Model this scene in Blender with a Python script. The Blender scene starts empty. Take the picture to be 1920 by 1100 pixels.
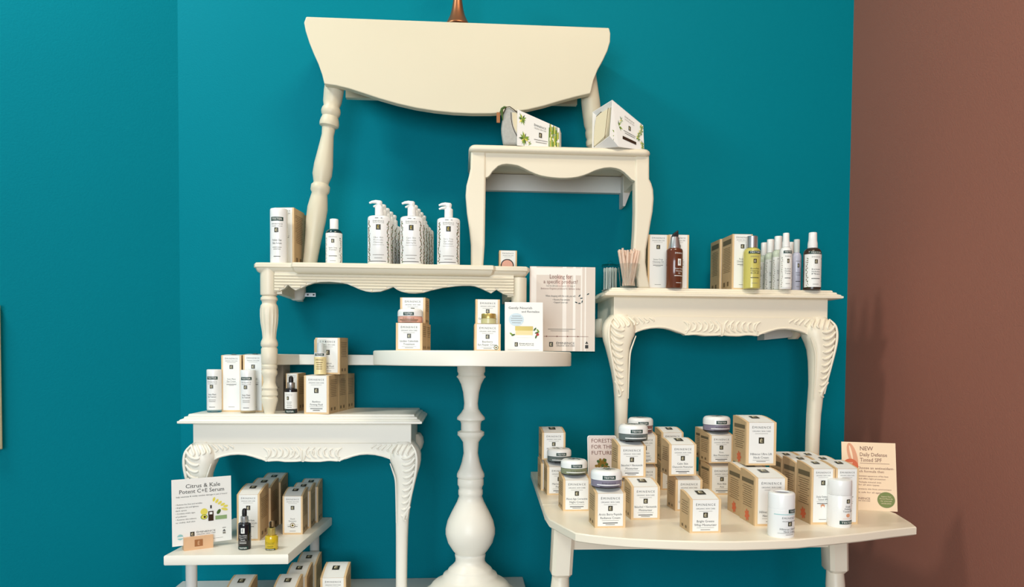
import bpy, math, random
from mathutils import Vector, Matrix
R = math.radians
SC = bpy.context.scene
COL = SC.collection
rng = random.Random(7)

# ------------------------------------------------------------------ camera
F = 1400.0; PPY = 721.0; D = 2.0; H = 1.05
CAM = Vector((0, -D, H))
YAW, PIT, ROL = R(3.9), R(-2.0), R(0.42)
fw = Vector((math.sin(YAW) * math.cos(PIT), math.cos(YAW) * math.cos(PIT), math.sin(PIT)))
r0 = Vector((math.cos(YAW), -math.sin(YAW), 0)); u0 = r0.cross(fw)
rt = r0 * math.cos(ROL) + u0 * math.sin(ROL)
up = u0 * math.cos(ROL) - r0 * math.sin(ROL)
cd = bpy.data.cameras.new('camera'); cam = bpy.data.objects.new('camera', cd); COL.objects.link(cam)
cd.sensor_width = 36; cd.sensor_fit = 'HORIZONTAL'; cd.lens = F / 1920 * 36
cd.shift_y = (PPY - 550) / 1920; cd.clip_start = 0.01
m = Matrix((rt, up, -fw)).transposed().to_4x4(); m.translation = CAM
cam.matrix_world = m
SC.camera = cam

def ray(u, v):
    return (fw + rt * ((u - 960) / F) + up * ((PPY - v) / F))
def P(u, v, y):
    d = ray(u, v); return CAM + d * ((y - CAM.y) / d.y)
def G(u, v, z):
    d = ray(u, v); return CAM + d * ((z - CAM.z) / d.z)
def X(u, v, y): return P(u, v, y).x
def Z(u, v, y): return P(u, v, y).z

# ------------------------------------------------------------------ materials
def lin(c):
    c = c / 255.0
    return c / 12.92 if c <= 0.04045 else ((c + 0.055) / 1.055) ** 2.4
MATS = {}
def mat(name, rgb, rough=0.5, metal=0.0, trans=0.0, bump=0.0, bscale=200.0, var=0.0, vscale=6.0, spec=0.5, ior=1.45, coat=0.0):
    if name in MATS: return MATS[name]
    m = bpy.data.materials.new(name); m.use_nodes = True
    nt = m.node_tree; b = nt.nodes['Principled BSDF']
    c = (lin(rgb[0]), lin(rgb[1]), lin(rgb[2]), 1)
    b.inputs['Base Color'].default_value = c
    b.inputs['Roughness'].default_value = rough
    b.inputs['Metallic'].default_value = metal
    b.inputs['Transmission Weight'].default_value = trans
    b.inputs['Specular IOR Level'].default_value = spec
    b.inputs['IOR'].default_value = ior
    b.inputs['Coat Weight'].default_value = coat
    tc = nt.nodes.new('ShaderNodeTexCoord')
    if bump:
        n = nt.nodes.new('ShaderNodeTexNoise'); n.inputs['Scale'].default_value = bscale; n.inputs['Detail'].default_value = 3
        bp = nt.nodes.new('ShaderNodeBump'); bp.inputs['Strength'].default_value = bump; bp.inputs['Distance'].default_value = 0.002
        nt.links.new(tc.outputs['Object'], n.inputs['Vector']); nt.links.new(n.outputs['Fac'], bp.inputs['Height'])
        nt.links.new(bp.outputs['Normal'], b.inputs['Normal'])
    if var:
        n2 = nt.nodes.new('ShaderNodeTexNoise'); n2.inputs['Scale'].default_value = vscale; n2.inputs['Detail'].default_value = 4
        mx = nt.nodes.new('ShaderNodeMix'); mx.data_type = 'RGBA'
        mx.inputs['A'].default_value = tuple(x * (1 - var) for x in c[:3]) + (1,)
        mx.inputs['B'].default_value = tuple(min(1, x * (1 + var)) for x in c[:3]) + (1,)
        nt.links.new(tc.outputs['Object'], n2.inputs['Vector']); nt.links.new(n2.outputs['Fac'], mx.inputs['Factor'])
        nt.links.new(mx.outputs['Result'], b.inputs['Base Color'])
    MATS[name] = m; return m

TEAL = mat('teal_paint', (0, 121, 138), 0.6, spec=0.05, bump=0.25, bscale=260, var=0.03, vscale=3)
MAROON = mat('maroon_paint', (158, 102, 86), 0.6, spec=0.2, bump=0.3, bscale=260, var=0.04, vscale=3)
PAINT = mat('white_furniture_paint', (238, 234, 222), 0.38, bump=0.06, bscale=60, var=0.02, vscale=8)
PAINT1 = mat('cream_paint_leaf_dimmed', (214, 206, 182), 0.42, bump=0.06, bscale=60, var=0.02, vscale=8)  # cream, darkened so the strongly lit leaf does not overexpose
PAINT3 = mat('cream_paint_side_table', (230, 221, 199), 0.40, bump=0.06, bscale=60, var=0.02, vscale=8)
PAINT4 = mat('ivory_paint_console_lifted', (242, 233, 212), 0.38, bump=0.06, bscale=60, var=0.02, vscale=8)  # ivory, lightened in colour to offset the weaker light on this console
PAINTL = mat('warm_ivory_paint_half_table', (242, 231, 210), 0.36, bump=0.06, bscale=60, var=0.03, vscale=6)
PAINTG = mat('grey_white_board_paint', (215, 213, 208), 0.5, bump=0.1, bscale=80)
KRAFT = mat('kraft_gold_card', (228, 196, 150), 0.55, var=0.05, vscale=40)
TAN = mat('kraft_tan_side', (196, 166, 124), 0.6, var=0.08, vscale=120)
WHITE = mat('white_label_paper', (240, 240, 236), 0.5)
INK = mat('dark_ink', (52, 52, 50), 0.6)
INKG = mat('grey_ink', (135, 132, 124), 0.6)
INKB = mat('brown_ink', (120, 98, 66), 0.6)
BAR = mat('olive_bar', (104, 92, 66), 0.6)
LOGO = mat('black_gold_logo', (50, 46, 30), 0.35)
LOGOL = mat('cream_logo_letter', (236, 226, 190), 0.5)
GREENK = mat('tester_green', (28, 62, 54), 0.5)
PLW = mat('white_plastic', (240, 240, 238), 0.25, coat=0.2)
SILV = mat('brushed_silver', (200, 202, 204), 0.3, metal=0.9)
BLACK = mat('black_rubber', (22, 22, 24), 0.4)
DARKG = mat('dark_glass', (20, 20, 26), 0.12, coat=0.4)
TEALG = mat('dark_teal_glass', (16, 58, 62), 0.15, coat=0.3)
AMBER = mat('amber_glass', (98, 50, 30), 0.15, coat=0.4)
YELL = mat('yellow_oil_glass', (204, 194, 104), 0.2, coat=0.3)
OILY = mat('golden_oil', (206, 176, 30), 0.15, coat=0.5)
PALEG = mat('pale_green_plastic', (206, 216, 196), 0.3)
LAV = mat('lavender_plastic', (196, 196, 214), 0.25)
BROWNG = mat('brown_glass', (58, 44, 34), 0.2)
CREAM = mat('cream_lotion', (232, 214, 160), 0.3)
CLEAR = mat('clear_plastic', (235, 240, 240), 0.02, trans=1.0, ior=1.05)
PINKJ = mat('pink_cream', (226, 170, 150), 0.3)
GREYJ = mat('grey_glass', (104, 114, 112), 0.2)
SAGEJ = mat('sage_glass', (138, 144, 114), 0.2)
LILJ = mat('lilac_glass', (136, 130, 148), 0.2)
ROSEJ = mat('rose_glass', (150, 112, 106), 0.2)
GOLD = mat('pale_gold_metal', (202, 178, 104), 0.3, metal=0.7)
COPPER = mat('aged_copper', (166, 110, 76), 0.35, metal=0.8, var=0.1, vscale=30)
WOOD = mat('light_birch', (222, 180, 140), 0.5, var=0.1, vscale=30)
WOODD = mat('burnt_wood', (160, 104, 60), 0.6)
FELT = mat('grey_felt', (176, 176, 170), 0.9, bump=0.5, bscale=500, var=0.15, vscale=200)
CREAMF = mat('cream_canvas', (214, 202, 172), 0.8, bump=0.2, bscale=500)
LEAFG = mat('bamboo_green', (126, 156, 52), 0.6)
LEAFD = mat('deep_green', (70, 98, 40), 0.6)
ORNG = mat('orange_print', (214, 106, 66), 0.6)
PEACH = mat('peach_card', (244, 216, 182), 0.55)
PEACHD = mat('peach_swatch', (222, 158, 122), 0.5)
BEIGE = mat('beige_poster', (222, 210, 198), 0.4)
BEIGE2 = mat('pale_poster_stripe', (246, 240, 232), 0.4)
BROWNT = mat('brown_title', (122, 78, 66), 0.6)
GREYT = mat('taupe_box', (150, 142, 130), 0.4)
MINT = mat('mint_print', (150, 200, 200), 0.6)
LBLUE = mat('pale_blue_print', (204, 222, 232), 0.6)
STICK = mat('beige_paper_stick', (236, 208, 186), 0.7, var=0.15, vscale=60)
SWAB = mat('white_swab', (232, 230, 222), 0.7)
BRONZE = mat('gold_foil_print', (140, 112, 44), 0.35, metal=0.5)
PINKC = mat('pale_pink_card', (232, 218, 212), 0.5)
YELP = mat('lemon_print', (228, 214, 92), 0.6)
STEEL = mat('zinc_steel', (150, 152, 154), 0.35, metal=0.9)
BEIGEW = mat('tan_frame', (168, 156, 122), 0.6, bump=0.4, bscale=200, var=0.15, vscale=60)

# ------------------------------------------------------------------ text
_gc = {}
def glyph(s, serif=True, sp=1.0):
    k = (s, serif, sp)
    if k in _gc: return _gc[k]
    cu = bpy.data.curves.new('t', 'FONT'); cu.body = s; cu.size = 1.0; cu.resolution_u = 2; cu.space_character = sp
    ob = bpy.data.objects.new('t', cu)
    me = ob.to_mesh()
    vs = [(v.co.x, v.co.y) for v in me.vertices]; fs = [tuple(p.vertices) for p in me.polygons]
    ob.to_mesh_clear()
    bpy.data.objects.remove(ob); bpy.data.curves.remove(cu)
    if serif and vs:
        cnt = {}
        for f in fs:
            for a, b in zip(f, f[1:] + f[:1]):
                e = (min(a, b), max(a, b)); cnt[e] = cnt.get(e, 0) + 1
        for (a, b), n in cnt.items():
            if n != 1: continue
            (x0, y0), (x1, y1) = vs[a], vs[b]
            if abs(y0 - y1) > 0.004: continue
            L = abs(x1 - x0)
            if not (0.05 < L < 0.16): continue
            if not any(abs(y0 - q) < 0.03 for q in (0.0, 0.52, 0.71, 0.73, 0.75, -0.2, -0.22)): continue
            xa, xb = min(x0, x1) - 0.045, max(x0, x1) + 0.045
            t = 0.035 if y0 < 0.1 else -0.035
            ya, yb = sorted((y0, y0 + t))
            i = len(vs); vs += [(xa, ya), (xb, ya), (xb, yb), (xa, yb)]; fs.append((i, i + 1, i + 2, i + 3))
    xs = [v[0] for v in vs] or [0]
    _gc[k] = (vs, fs, min(xs), max(xs)); return _gc[k]
CAPH = 0.72

# ------------------------------------------------------------------ mesh builder
class MB:
    def __init__(s): s.v = []; s.f = []; s.m = []; s.mats = []
    def mi(s, mt):
        if mt not in s.mats: s.mats.append(mt)
        return s.mats.index(mt)
    def add(s, vs, fs, mt):
        o = len(s.v); k = s.mi(mt); s.v += [tuple(v) for v in vs]
        for f in fs: s.f.append(tuple(i + o for i in f)); s.m.append(k)
    def box(s, x0, x1, y0, y1, z0, z1, mt):
        vs = [(x, y, z) for z in (z0, z1) for y in (y0, y1) for x in (x0, x1)]
        s.add(vs, [(0, 2, 3, 1), (4, 5, 7, 6), (0, 1, 5, 4), (2, 6, 7, 3), (0, 4, 6, 2), (1, 3, 7, 5)], mt)
    def prism(s, poly, y0, y1, mt):           # poly in (x,z), clockwise or not
        n = len(poly)
        a = sum(poly[i][0] * poly[(i + 1) % n][1] - poly[(i + 1) % n][0] * poly[i][1] for i in range(n))
        if a < 0: poly = poly[::-1]
        vs = [(x, y0, z) for x, z in poly] + [(x, y1, z) for x, z in poly]
        fs = [tuple(range(n)), tuple(range(2 * n - 1, n - 1, -1))]
        fs += [(i, i + n, (i + 1) % n + n, (i + 1) % n) for i in range(n)]
        s.add(vs, fs, mt)
    def loft(s, poly, prof, mt):              # poly in (x,y) ccw; prof [(inset,z)] bottom -> top
        n = len(poly); rings = []
        for ins, z in prof:
            for i in range(n):
                p0, p1, p2 = Vector(poly[i - 1]), Vector(poly[i]), Vector(poly[(i + 1) % n])
                d1 = (p1 - p0).normalized(); d2 = (p2 - p1).normalized()
                n1 = Vector((-d1.y, d1.x)); n2 = Vector((-d2.y, d2.x))
                k = n1 + n2
                k = k / max(0.3, (1 + n1.dot(n2)))
                q = p1 + k * ins
                rings.append((q.x, q.y, z))
        fs = [tuple(range(n - 1, -1, -1)), tuple(range((len(prof) - 1) * n, len(prof) * n))]
        for r in range(len(prof) - 1):
            for i in range(n):
                j = (i + 1) % n
                fs.append((r * n + i, r * n + j, (r + 1) * n + j, (r + 1) * n + i))
        s.add(rings, fs, mt)
    def lathe(s, prof, mt, seg=32, c=(0, 0, 0), sx=1, sy=1, axis=None, flute=None, capb=True, capt=True):
        vs = []; 
        for r, z in prof:
            for i in range(seg):
                a = 2 * math.pi * i / seg
                rr = r
                if flute and flute[0] < z < flute[1]: rr = r * (1 - 0.07 * abs(math.sin(a * flute[2] / 2)) ** 0.5 * min(1, (z - flute[0]) / .01, (flute[1] - z) / .01) + 0.03)
                vs.append(Vector((rr * math.cos(a) * sx, rr * math.sin(a) * sy, z)))
        if axis is not None:
            q = Vector((0, 0, 1)).rotation_difference(axis.normalized()); vs = [q @ v for v in vs]
        vs = [v + Vector(c) for v in vs]
        n = len(prof); fs = []
        up_ = prof[-1][1] > prof[0][1]
        for r in range(n - 1):
            for i in range(seg):
                j = (i + 1) % seg
                f = (r * seg + i, r * seg + j, (r + 1) * seg + j, (r + 1) * seg + i)
                fs.append(f if up_ else f[::-1])
        b = tuple(range(seg - 1, -1, -1)); t = tuple(range((n - 1) * seg, n * seg))
        if capb: fs.append(b if up_ else b[::-1])
        if capt: fs.append(t if up_ else t[::-1])
        s.add(vs, fs, mt)
    def tube(s, pts, rad, mt, seg=8, flat=1.0):
        pts = [Vector(p) for p in pts]; n = len(pts)
        if not isinstance(rad, (list, tuple)): rad = [rad] * n
        vs = []; pv = None
        for i, p in enumerate(pts):
            t = (pts[min(i + 1, n - 1)] - pts[max(i - 1, 0)]).normalized()
            if pv is None:
                a = Vector((0, 1, 0)) if abs(t.y) < 0.9 else Vector((1, 0, 0))
                pv = (a - t * a.dot(t)).normalized()
            else: pv = (pv - t * pv.dot(t)).normalized()
            w = t.cross(pv)
            for k in range(seg):
                a = 2 * math.pi * k / seg
                vs.append(p + (pv * math.cos(a) * flat + w * math.sin(a)) * rad[i])
        fs = []
        for i in range(n - 1):
            for k in range(seg):
                j = (k + 1) % seg
                fs.append((i * seg + k, i * seg + j, (i + 1) * seg + j, (i + 1) * seg + k))
        fs.append(tuple(range(seg - 1, -1, -1))); fs.append(tuple(range((n - 1) * seg, n * seg)))
        s.add(vs, fs, mt)
    def super(s, rows, mt, seg=24, e=3.2):     # rows (cx, hw, cy, hd, z) top->bottom
        vs = []
        for cx, hw, cy, hd, z in rows:
            for k in range(seg):
                a = 2 * math.pi * (k + .5) / seg; c, q = math.cos(a), math.sin(a)
                r = (abs(c) ** e + abs(q) ** e) ** (-1 / e)
                vs.append((cx + hw * r * c, cy + hd * r * q, z))
        n = len(rows); fs = []
        for i in range(n - 1):
            for k in range(seg):
                j = (k + 1) % seg
                fs.append((i * seg + j, i * seg + k, (i + 1) * seg + k, (i + 1) * seg + j))
        fs.append(tuple(range(seg))); fs.append(tuple(range(n * seg - 1, (n - 1) * seg - 1, -1)))
        s.add(vs, fs, mt)
    # --- flat printing through a mapping fn(x, z, offset) -> 3D
    def text(s, fn, t, cx, cz, h, mt, w=None, serif=True, off=0.0004, sp=1.0, align='C', slant=0):
        vs, fs, x0, x1 = glyph(t, serif, sp)
        if not fs: return
        k = h / CAPH; kx = k if w is None else w / max(1e-6, (x1 - x0))
        ox = {'C': (x0 + x1) / 2, 'L': x0, 'R': x1}[align]
        s.add([fn(cx + (x - ox) * kx + slant * y * k, cz + (y - CAPH / 2) * k, off) for x, y in vs], fs, mt)
    def rect(s, fn, x0, x1, z0, z1, mt, off=0.0003, n=1):
        for i in range(n):
            a = x0 + (x1 - x0) * i / n; b = x0 + (x1 - x0) * (i + 1) / n
            s.add([fn(a, z0, off), fn(b, z0, off), fn(b, z1, off), fn(a, z1, off)], [(0, 1, 2, 3)], mt)
    def blob(s, fn, cx, cz, rx, rz, mt, off=0.0004, ang=0, n=10):
        ca, sa = math.cos(ang), math.sin(ang); vs = []
        for i in range(n):
            a = 2 * math.pi * i / n; x, z = rx * math.cos(a), rz * math.sin(a)
            vs.append(fn(cx + x * ca - z * sa, cz + x * sa + z * ca, off))
        s.add(vs, [tuple(range(n))], mt)
    def poly(s, fn, pts, mt, off=0.0004):
        a = sum(pts[i][0] * pts[(i + 1) % len(pts)][1] - pts[(i + 1) % len(pts)][0] * pts[i][1] for i in range(len(pts)))
        if a < 0: pts = pts[::-1]
        s.add([fn(x, z, off) for x, z in pts], [tuple(range(len(pts)))], mt)
    def build(s, name, parent=None, smooth=40, bevel=0, loc=None):
        me = bpy.data.meshes.new(name); me.from_pydata(s.v, [], s.f)
        for mt in s.mats: me.materials.append(mt)
        me.polygons.foreach_set('material_index', s.m)
        me.update()
        if smooth:
            me.polygons.foreach_set('use_smooth', [True] * len(me.polygons))
            me.set_sharp_from_angle(angle=R(smooth))
        ob = bpy.data.objects.new(name, me); COL.objects.link(ob)
        if parent: ob.parent = parent
        if loc is not None: ob.location = loc
        if bevel:
            b = ob.modifiers.new('bevel', 'BEVEL'); b.width = bevel; b.segments = 3; b.limit_method = 'ANGLE'; b.angle_limit = R(35)
            b.harden_normals = False
        return ob

def flat(y=0.0):            # faces -y
    return lambda x, z, o: (x, y - o, z)
def wrap(rad, sx=1, sy=1, ang=0):
    return lambda x, z, o: ((rad + o) * math.sin(x / rad + ang) * sx, -(rad + o) * math.cos(x / rad + ang) * sy, z)

def tag(o, label, cat, group=None):
    o['label'] = label; o['category'] = cat
    if group: o['group'] = group
    return o
def empty(name, label, cat, loc=(0, 0, 0), rz=0, group=None):
    o = bpy.data.objects.new(name, None); o.empty_display_size = 0.02; COL.objects.link(o)
    o.location = loc; o.rotation_euler = (0, 0, rz); return tag(o, label, cat, group)
def struct(o): o['kind'] = 'structure'; return o
def copy_tree(o, loc=None, rz=None, label=None):
    c = o.copy(); COL.objects.link(c)
    if loc is not None: c.location = loc
    if rz is not None: c.rotation_euler = (0, 0, rz)
    if label: c['label'] = label
    for ch in list(o.children):
        d = ch.copy(); COL.objects.link(d); d.parent = c
        for g in list(ch.children):
            e = g.copy(); COL.objects.link(e); e.parent = d
    return c

# ------------------------------------------------------------------ room shell
XL = X(336, 400, 0); XR = X(1590, 500, 0)
b = MB(); b.box(XL - .1, XR + .1, 0, .1, 0, 3.0, TEAL); struct(b.build('wall_back'))
LA = R(32); ldx, ldy = -math.cos(LA), -math.sin(LA)        # the left wall turns toward the viewer at a wide angle
lx1, ly1 = XL + ldx * 2.2, ldy * 2.2
b = MB(); b.loft([(XL, 0), (XL, .1), (lx1 - .05, ly1 + .1), (lx1, ly1)][::-1], [(0, 0), (0, 3.0)], TEAL); struct(b.build('wall_left'))
b = MB(); b.box(XR, XR + .1, -3.2, 0, 0, 3.0, MAROON); struct(b.build('wall_right'))
FL = mat('grey_floor', (150, 142, 132), 0.5, var=0.1, vscale=3)
CE = mat('ceiling_white', (232, 230, 224), 0.8)
b = MB(); b.box(-3.0, XR + .1, -3.2, 0.1, -.05, 0, FL); struct(b.build('floor'))
b = MB(); b.box(-3.0, XR + .1, -3.2, 0.1, 3.0, 3.05, CE); struct(b.build('ceiling'))
# edge of a board hung on the left wall
b = MB()
rd = ray(5, 842); nrm = Vector((-ldy, ldx, 0)); nrm = nrm if nrm.y < 0 else -nrm
tt = ((Vector((XL, 0, 0)) - CAM).dot(nrm) + .018) / rd.dot(nrm); pe = CAM + rd * tt
dv = Vector((ldx, ldy, 0))
q4 = [pe, pe + dv * .25, pe + dv * .25 - nrm * .017, pe - nrm * .017]
b.loft([(p.x, p.y) for p in q4], [(0, pe.z), (0, pe.z + .33)], BEIGEW)
tag(b.build('wall_board', bevel=.002), 'tan edge of a board hanging on the left teal wall', 'wall board')

# ------------------------------------------------------------------ surfaces
ZR = H + .016; Z5 = H - .131; ZS = H - .424; ZP = H - .59; ZL = H - .304
Y2 = -.27
Z2 = (Z(480, 488, Y2) + Z(990, 500, Y2)) / 2
Y3 = -.23
Z3 = (Z(890, 267, Y3) + Z(1210, 281, Y3)) / 2
Y4 = -.245
Z4 = (Z(1160, 538, Y4) + Z(1550, 542, Y4)) / 2

# platform
xe = X(980, 1084, 0)
b = MB(); b.box(XL + .002, xe, -.62, -.002, ZP - .03, ZP, PAINTG)
b2 = MB(); b2.box(XL + .02, xe - .02, -.6, -.004, 0, ZP - .03, PAINTG)
pl = empty('display_platform', 'low grey-white platform along the foot of the teal wall, under the pedestal', 'platform', (0, 0, 0))
b.build('top_board', pl, bevel=.002); b2.build('base_box', pl)

# ---- pedestal round table
yc = -.25
xc = X(883, 800, yc); dep = D + yc; q = dep / F
t = empty('pedestal_table', 'white round-topped table on a thick turned pedestal with a bulbous lower stem', 'table', (xc, yc, ZP))
rr = (X(1069, 670, yc) - X(701, 670, yc)) / 2
xr = (X(1069, 670, yc) + X(701, 670, yc)) / 2 - xc
b = MB(); hz = ZR - ZP
b.lathe([(rr - .002, hz - .0325), (rr, hz - .031), (rr, hz - .003), (rr - .001, hz - .001), (rr - .003, hz)], PAINT, 96, (xr, 0, 0))
b.build('tabletop', t)
prof = [(686, 26), (696, 26), (700, 24), (703, 24.5), (706, 27.5), (710, 24), (720, 19), (735, 15), (756, 12.8), (766, 14), (774, 19), (782, 26), (786, 26), (789, 20), (794, 18.5), (806, 18.5), (809, 25), (815, 25), (819, 21), (828, 15), (849, 13.5), (866, 17), (878, 21), (887, 25.5), (893, 26), (896, 23.5), (898, 24.5), (908, 24.5), (911, 22.5), (916, 21.5), (918, 23), (926, 23), (929, 21.5), (940, 25.5), (958, 35), (975, 43), (990, 46.5), (1000, 46.5), (1016, 42), (1030, 33), (1036, 28), (1039, 29), (1042, 28.5), (1046, 27.5), (1052, 28), (1058, 33), (1064, 40), (1067, 42), (1070, 43), (1074, 50), (1079, 52), (1083, 56), (1088, 66), (1093, 72), (1099, 76), (1104, 82), (1112, 94), (1122, 100), (1140, 102)]
b = MB()
pp = [(hw * q, Z(883, v, yc) - ZP) for v, hw in prof]
pp = [(r, z) for r, z in pp if z > .002] + [(pp[-1][0], 0)]
b.lathe(pp[::-1], PAINT, 64); b.build('pedestal', t, smooth=50)

# ---- wall shelf behind (with forward left end)
ys = -.10; zs1 = Z(630, 664.5, ys); zs0 = Z(630, 684, ys)
poly = [(X(740, 670, ys), -.003), (X(500, 670, ys), -.003), (X(500, 670, -.19), -.19), (X(518, 670, -.19), -.19), (X(530, 670, -.17), -.17), (X(545, 670, -.135), -.135), (X(561, 670, ys), ys), (X(740, 670, ys), ys)]
b = MB(); b.loft(poly, [(0, zs0), (0, zs1)], PAINTG if False else PAINT)
tag(b.build('wall_shelf', bevel=.0015), 'narrow white shelf on the wall running left behind the pedestal table', 'shelf')

# ---- table 2: reeded console
t2 = empty('reeded_console_table', 'small white console with ribbed scalloped apron, carrying the pump bottles', 'table', (0, 0, 0))
e0, e1 = X(472, 492, Y2 + .012), X(994, 505, Y2 + .012)
s0, s1 = X(548, 490, Y2), X(925, 500, Y2)
poly = [(e0, -.004), (e0, Y2 + .03), (e0 + .006, Y2 + .016), (e0 + .02, Y2 + .012), (s0 - .006, Y2 + .012), (s0, Y2), (s1, Y2), (s1 + .006, Y2 + .012), (e1 - .02, Y2 + .012), (e1 - .006, Y2 + .016), (e1, Y2 + .03), (e1, -.004)]
b = MB(); b.loft(poly, [(.016, Z2 - .024), (.012, Z2 - .022), (.007, Z2 - .019), (.004, Z2 - .014), (.0035, Z2 - .012), (0, Z2 - .010), (0, Z2 - .003), (.003, Z2)], PAINT3)
b.build('tabletop', t2, smooth=30)
Ya = -.25
low = [(515, 546), (522, 546), (533, 541), (540, 533.5), (547, 540), (554, 544), (566, 539), (576, 534), (586.5, 530.5), (600, 528), (617.5, 527.6), (635, 529), (651, 532), (663, 537), (674, 542), (685, 545.5), (696, 547), (713, 546), (725, 542), (737, 537.5), (745, 543), (752, 546), (765, 549), (778, 549.5), (794, 548), (809, 543.7), (830, 539), (854, 536), (868, 535), (882, 535), (890, 536), (899, 539), (910, 544), (921, 549.5), (926, 546), (931, 542.5), (938, 547), (944, 551), (953, 553.5), (963, 554.5)]
LP = [(X(u, v, Ya), Z(u, v, Ya)) for u, v in low]
b = MB(); ztop = Z2 - .02
b.prism([(LP[0][0], ztop)] + LP + [(LP[-1][0], ztop)], Ya, Ya + .014, PAINT3)
def lowz(x):
    for (xa, za), (xb, zb) in zip(LP, LP[1:]):
        if xa <= x <= xb: return za + (zb - za) * (x - xa) / (xb - xa)
    return 9
for k in range(7):
    zz = Z2 - .0275 - k * .0067
    xs = [LP[0][0] + (LP[-1][0] - LP[0][0]) * i / 300 for i in range(301)]
    run = []
    for x in xs + [99]:
        if x < 50 and lowz(x) < zz - .002: run.append(x)
        else:
            if len(run) > 2: b.tube([(run[0], Ya - .0008, zz), (run[-1], Ya - .0008, zz)], .0030, PAINT3, 10)
            run = []
b.build('reeded_apron', t2, smooth=30)
# side aprons and back rail
b = MB(); b.box(LP[0][0], LP[0][0] + .014, Ya + .01, -.004, Z2 - .07, ztop, PAINT3); b.build('side_apron', t2)
b = MB(); b.box(LP[-1][0] - .014, LP[-1][0], Ya + .01, -.004, Z2 - .07, ztop, PAINT3); b.build('side_apron', t2)
yl = -.235; ql = (D + yl) / F
leg = [(503, 15.5), (550, 15.5), (553, 15), (555, 12), (558, 14.8), (562, 15.2), (565, 13), (569, 12.5), (573, 15), (580, 16), (592, 16), (606, 15), (622, 12.6), (634, 12), (640, 14.5), (644, 15.3), (648, 15), (651, 12.8), (654, 14.6), (680, 14.6), (683, 12.6), (685, 14), (689, 14), (692, 12.4), (696, 14), (700, 14.2), (706, 11.5), (716, 10.5), (722, 12), (727, 14.3), (731, 12.6), (735, 14.3), (740, 14.8), (743, 12.5), (746, 14.6), (750, 14.6), (763, 11.4), (775, 9.2)]
cx5 = X(505, 640, yl)
b = MB(); pr = [(hw * ql, Z(505, v, yl)) for v, hw in leg]; pr[-1] = (pr[-1][0], Z5)
fl = (Z(505, 634, yl), Z(505, 574, yl), 14)
b.lathe(pr[::-1], PAINT3, 56, (cx5, yl, 0), flute=fl); b.build('leg', t2, smooth=35)
cx6 = X(973, 540, yl)
b = MB(); pr2 = [(hw * .92 * ql, Z(973, v + 18, yl)) for v, hw in leg if v <= 622]; pr2 += [(.012, ZR + .02), (.011, ZR)]
b.lathe(pr2[::-1], PAINT3, 40, (cx6, yl, 0)); b.build('leg', t2, smooth=35)
# bracket beneath
yk = -.09
b = MB(); b.super([(X(553, 540, yk), .026, yk, .02, Z(553, 530, yk)), (X(553, 540, yk), .026, yk, .02, Z(553, 548, yk)), (X(556, 540, yk), .020, yk, .018, Z(553, 557, yk)), (X(558, 540, yk), .012, yk, .014, Z(553, 563, yk))], PAINTG); b.build('corner_block', t2)
b = MB(); b.box(X(570, 550, yk), X(592, 550, yk), yk - .002, yk, Z(580, 556, yk), Z(580, 549, yk), STEEL)
b.box(X(576, 550, yk), X(579, 550, yk), yk - .004, yk, Z(580, 554, yk), Z(580, 551, yk), BLACK)
b.box(X(587, 550, yk), X(590, 550, yk), yk - .004, yk, Z(580, 554, yk), Z(580, 551, yk), BLACK); b.build('metal_strap', t2)

# ---- drop leaf table on top
t1 = empty('drop_leaf_table', 'white drop-leaf table high on the wall with its large curved leaf hanging down', 'table', (0, 0, 0))
Y1 = -.195
leafp = [(574, 31), (1142, 52), (1144.5, 62), (1144, 78), (1139, 95), (1131, 112), (1121, 130), (1113, 150), (1109, 168), (1107, 175), (1080, 181), (1050, 189), (1020, 198), (990, 205), (955, 210), (920, 212.5), (885, 212.5), (850, 211), (815, 207.5), (780, 202), (745, 194), (710, 184), (680, 174), (655, 166), (630, 160), (608, 157), (604, 140), (597, 120), (588, 100), (580, 80), (573, 58), (570, 42)]
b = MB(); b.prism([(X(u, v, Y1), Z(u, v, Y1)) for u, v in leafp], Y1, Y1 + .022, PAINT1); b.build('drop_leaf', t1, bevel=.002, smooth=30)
zt1 = (Z(575, 28, Y1) + Z(1142, 50, Y1)) / 2
xa, xb = X(576, 30, Y1 + .008), X(1141, 50, Y1 + .008)
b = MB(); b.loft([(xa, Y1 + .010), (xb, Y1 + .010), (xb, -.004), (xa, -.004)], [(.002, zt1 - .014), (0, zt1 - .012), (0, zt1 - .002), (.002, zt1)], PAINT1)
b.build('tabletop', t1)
# apron behind leaf
ya = -.10
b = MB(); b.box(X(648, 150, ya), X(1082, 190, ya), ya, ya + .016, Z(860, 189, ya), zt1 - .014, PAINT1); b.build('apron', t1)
def axleg(pts_px, y_top, y_bot, u_top, v_top, u_bot, v_bot, prof, zend=None):
    A = P(u_top, v_top, y_top); B = P(u_bot, v_bot, y_bot)
    if zend is not None: B = A + (B - A) * ((zend - A.z) / (B.z - A.z))
    return A, B
legp = [(100, 17), (169, 17.7), (188, 16.5), (196, 14.2), (200, 16.5), (205, 17.5), (210, 16.5), (214, 14.2), (220, 16.4), (226, 17.6), (231, 17.0), (234, 12), (247, 10.8), (272, 13.6), (300, 17), (318, 17.5), (331, 14), (334, 13.5), (338, 17), (347, 17.2), (352, 14), (360, 15.5), (378, 18.2), (400, 17.8), (430, 15), (460, 13.2), (487, 12.4)]
A = P(633, 120, -.152); B = P(582, 487, -.150); B = A + (B - A) * ((Z2 - A.z) / (B.z - A.z)); ax = A - B; Ln = ax.length
b = MB(); qq = (D - .151) / F
b.lathe([(hw * qq, (487 - v) / (487 - 120) * Ln) for v, hw in legp[::-1] if v >= 120] + [(17 * qq, Ln + .01)], PAINT1, 40, B, axis=ax); b.build('leg', t1, smooth=45)
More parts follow.
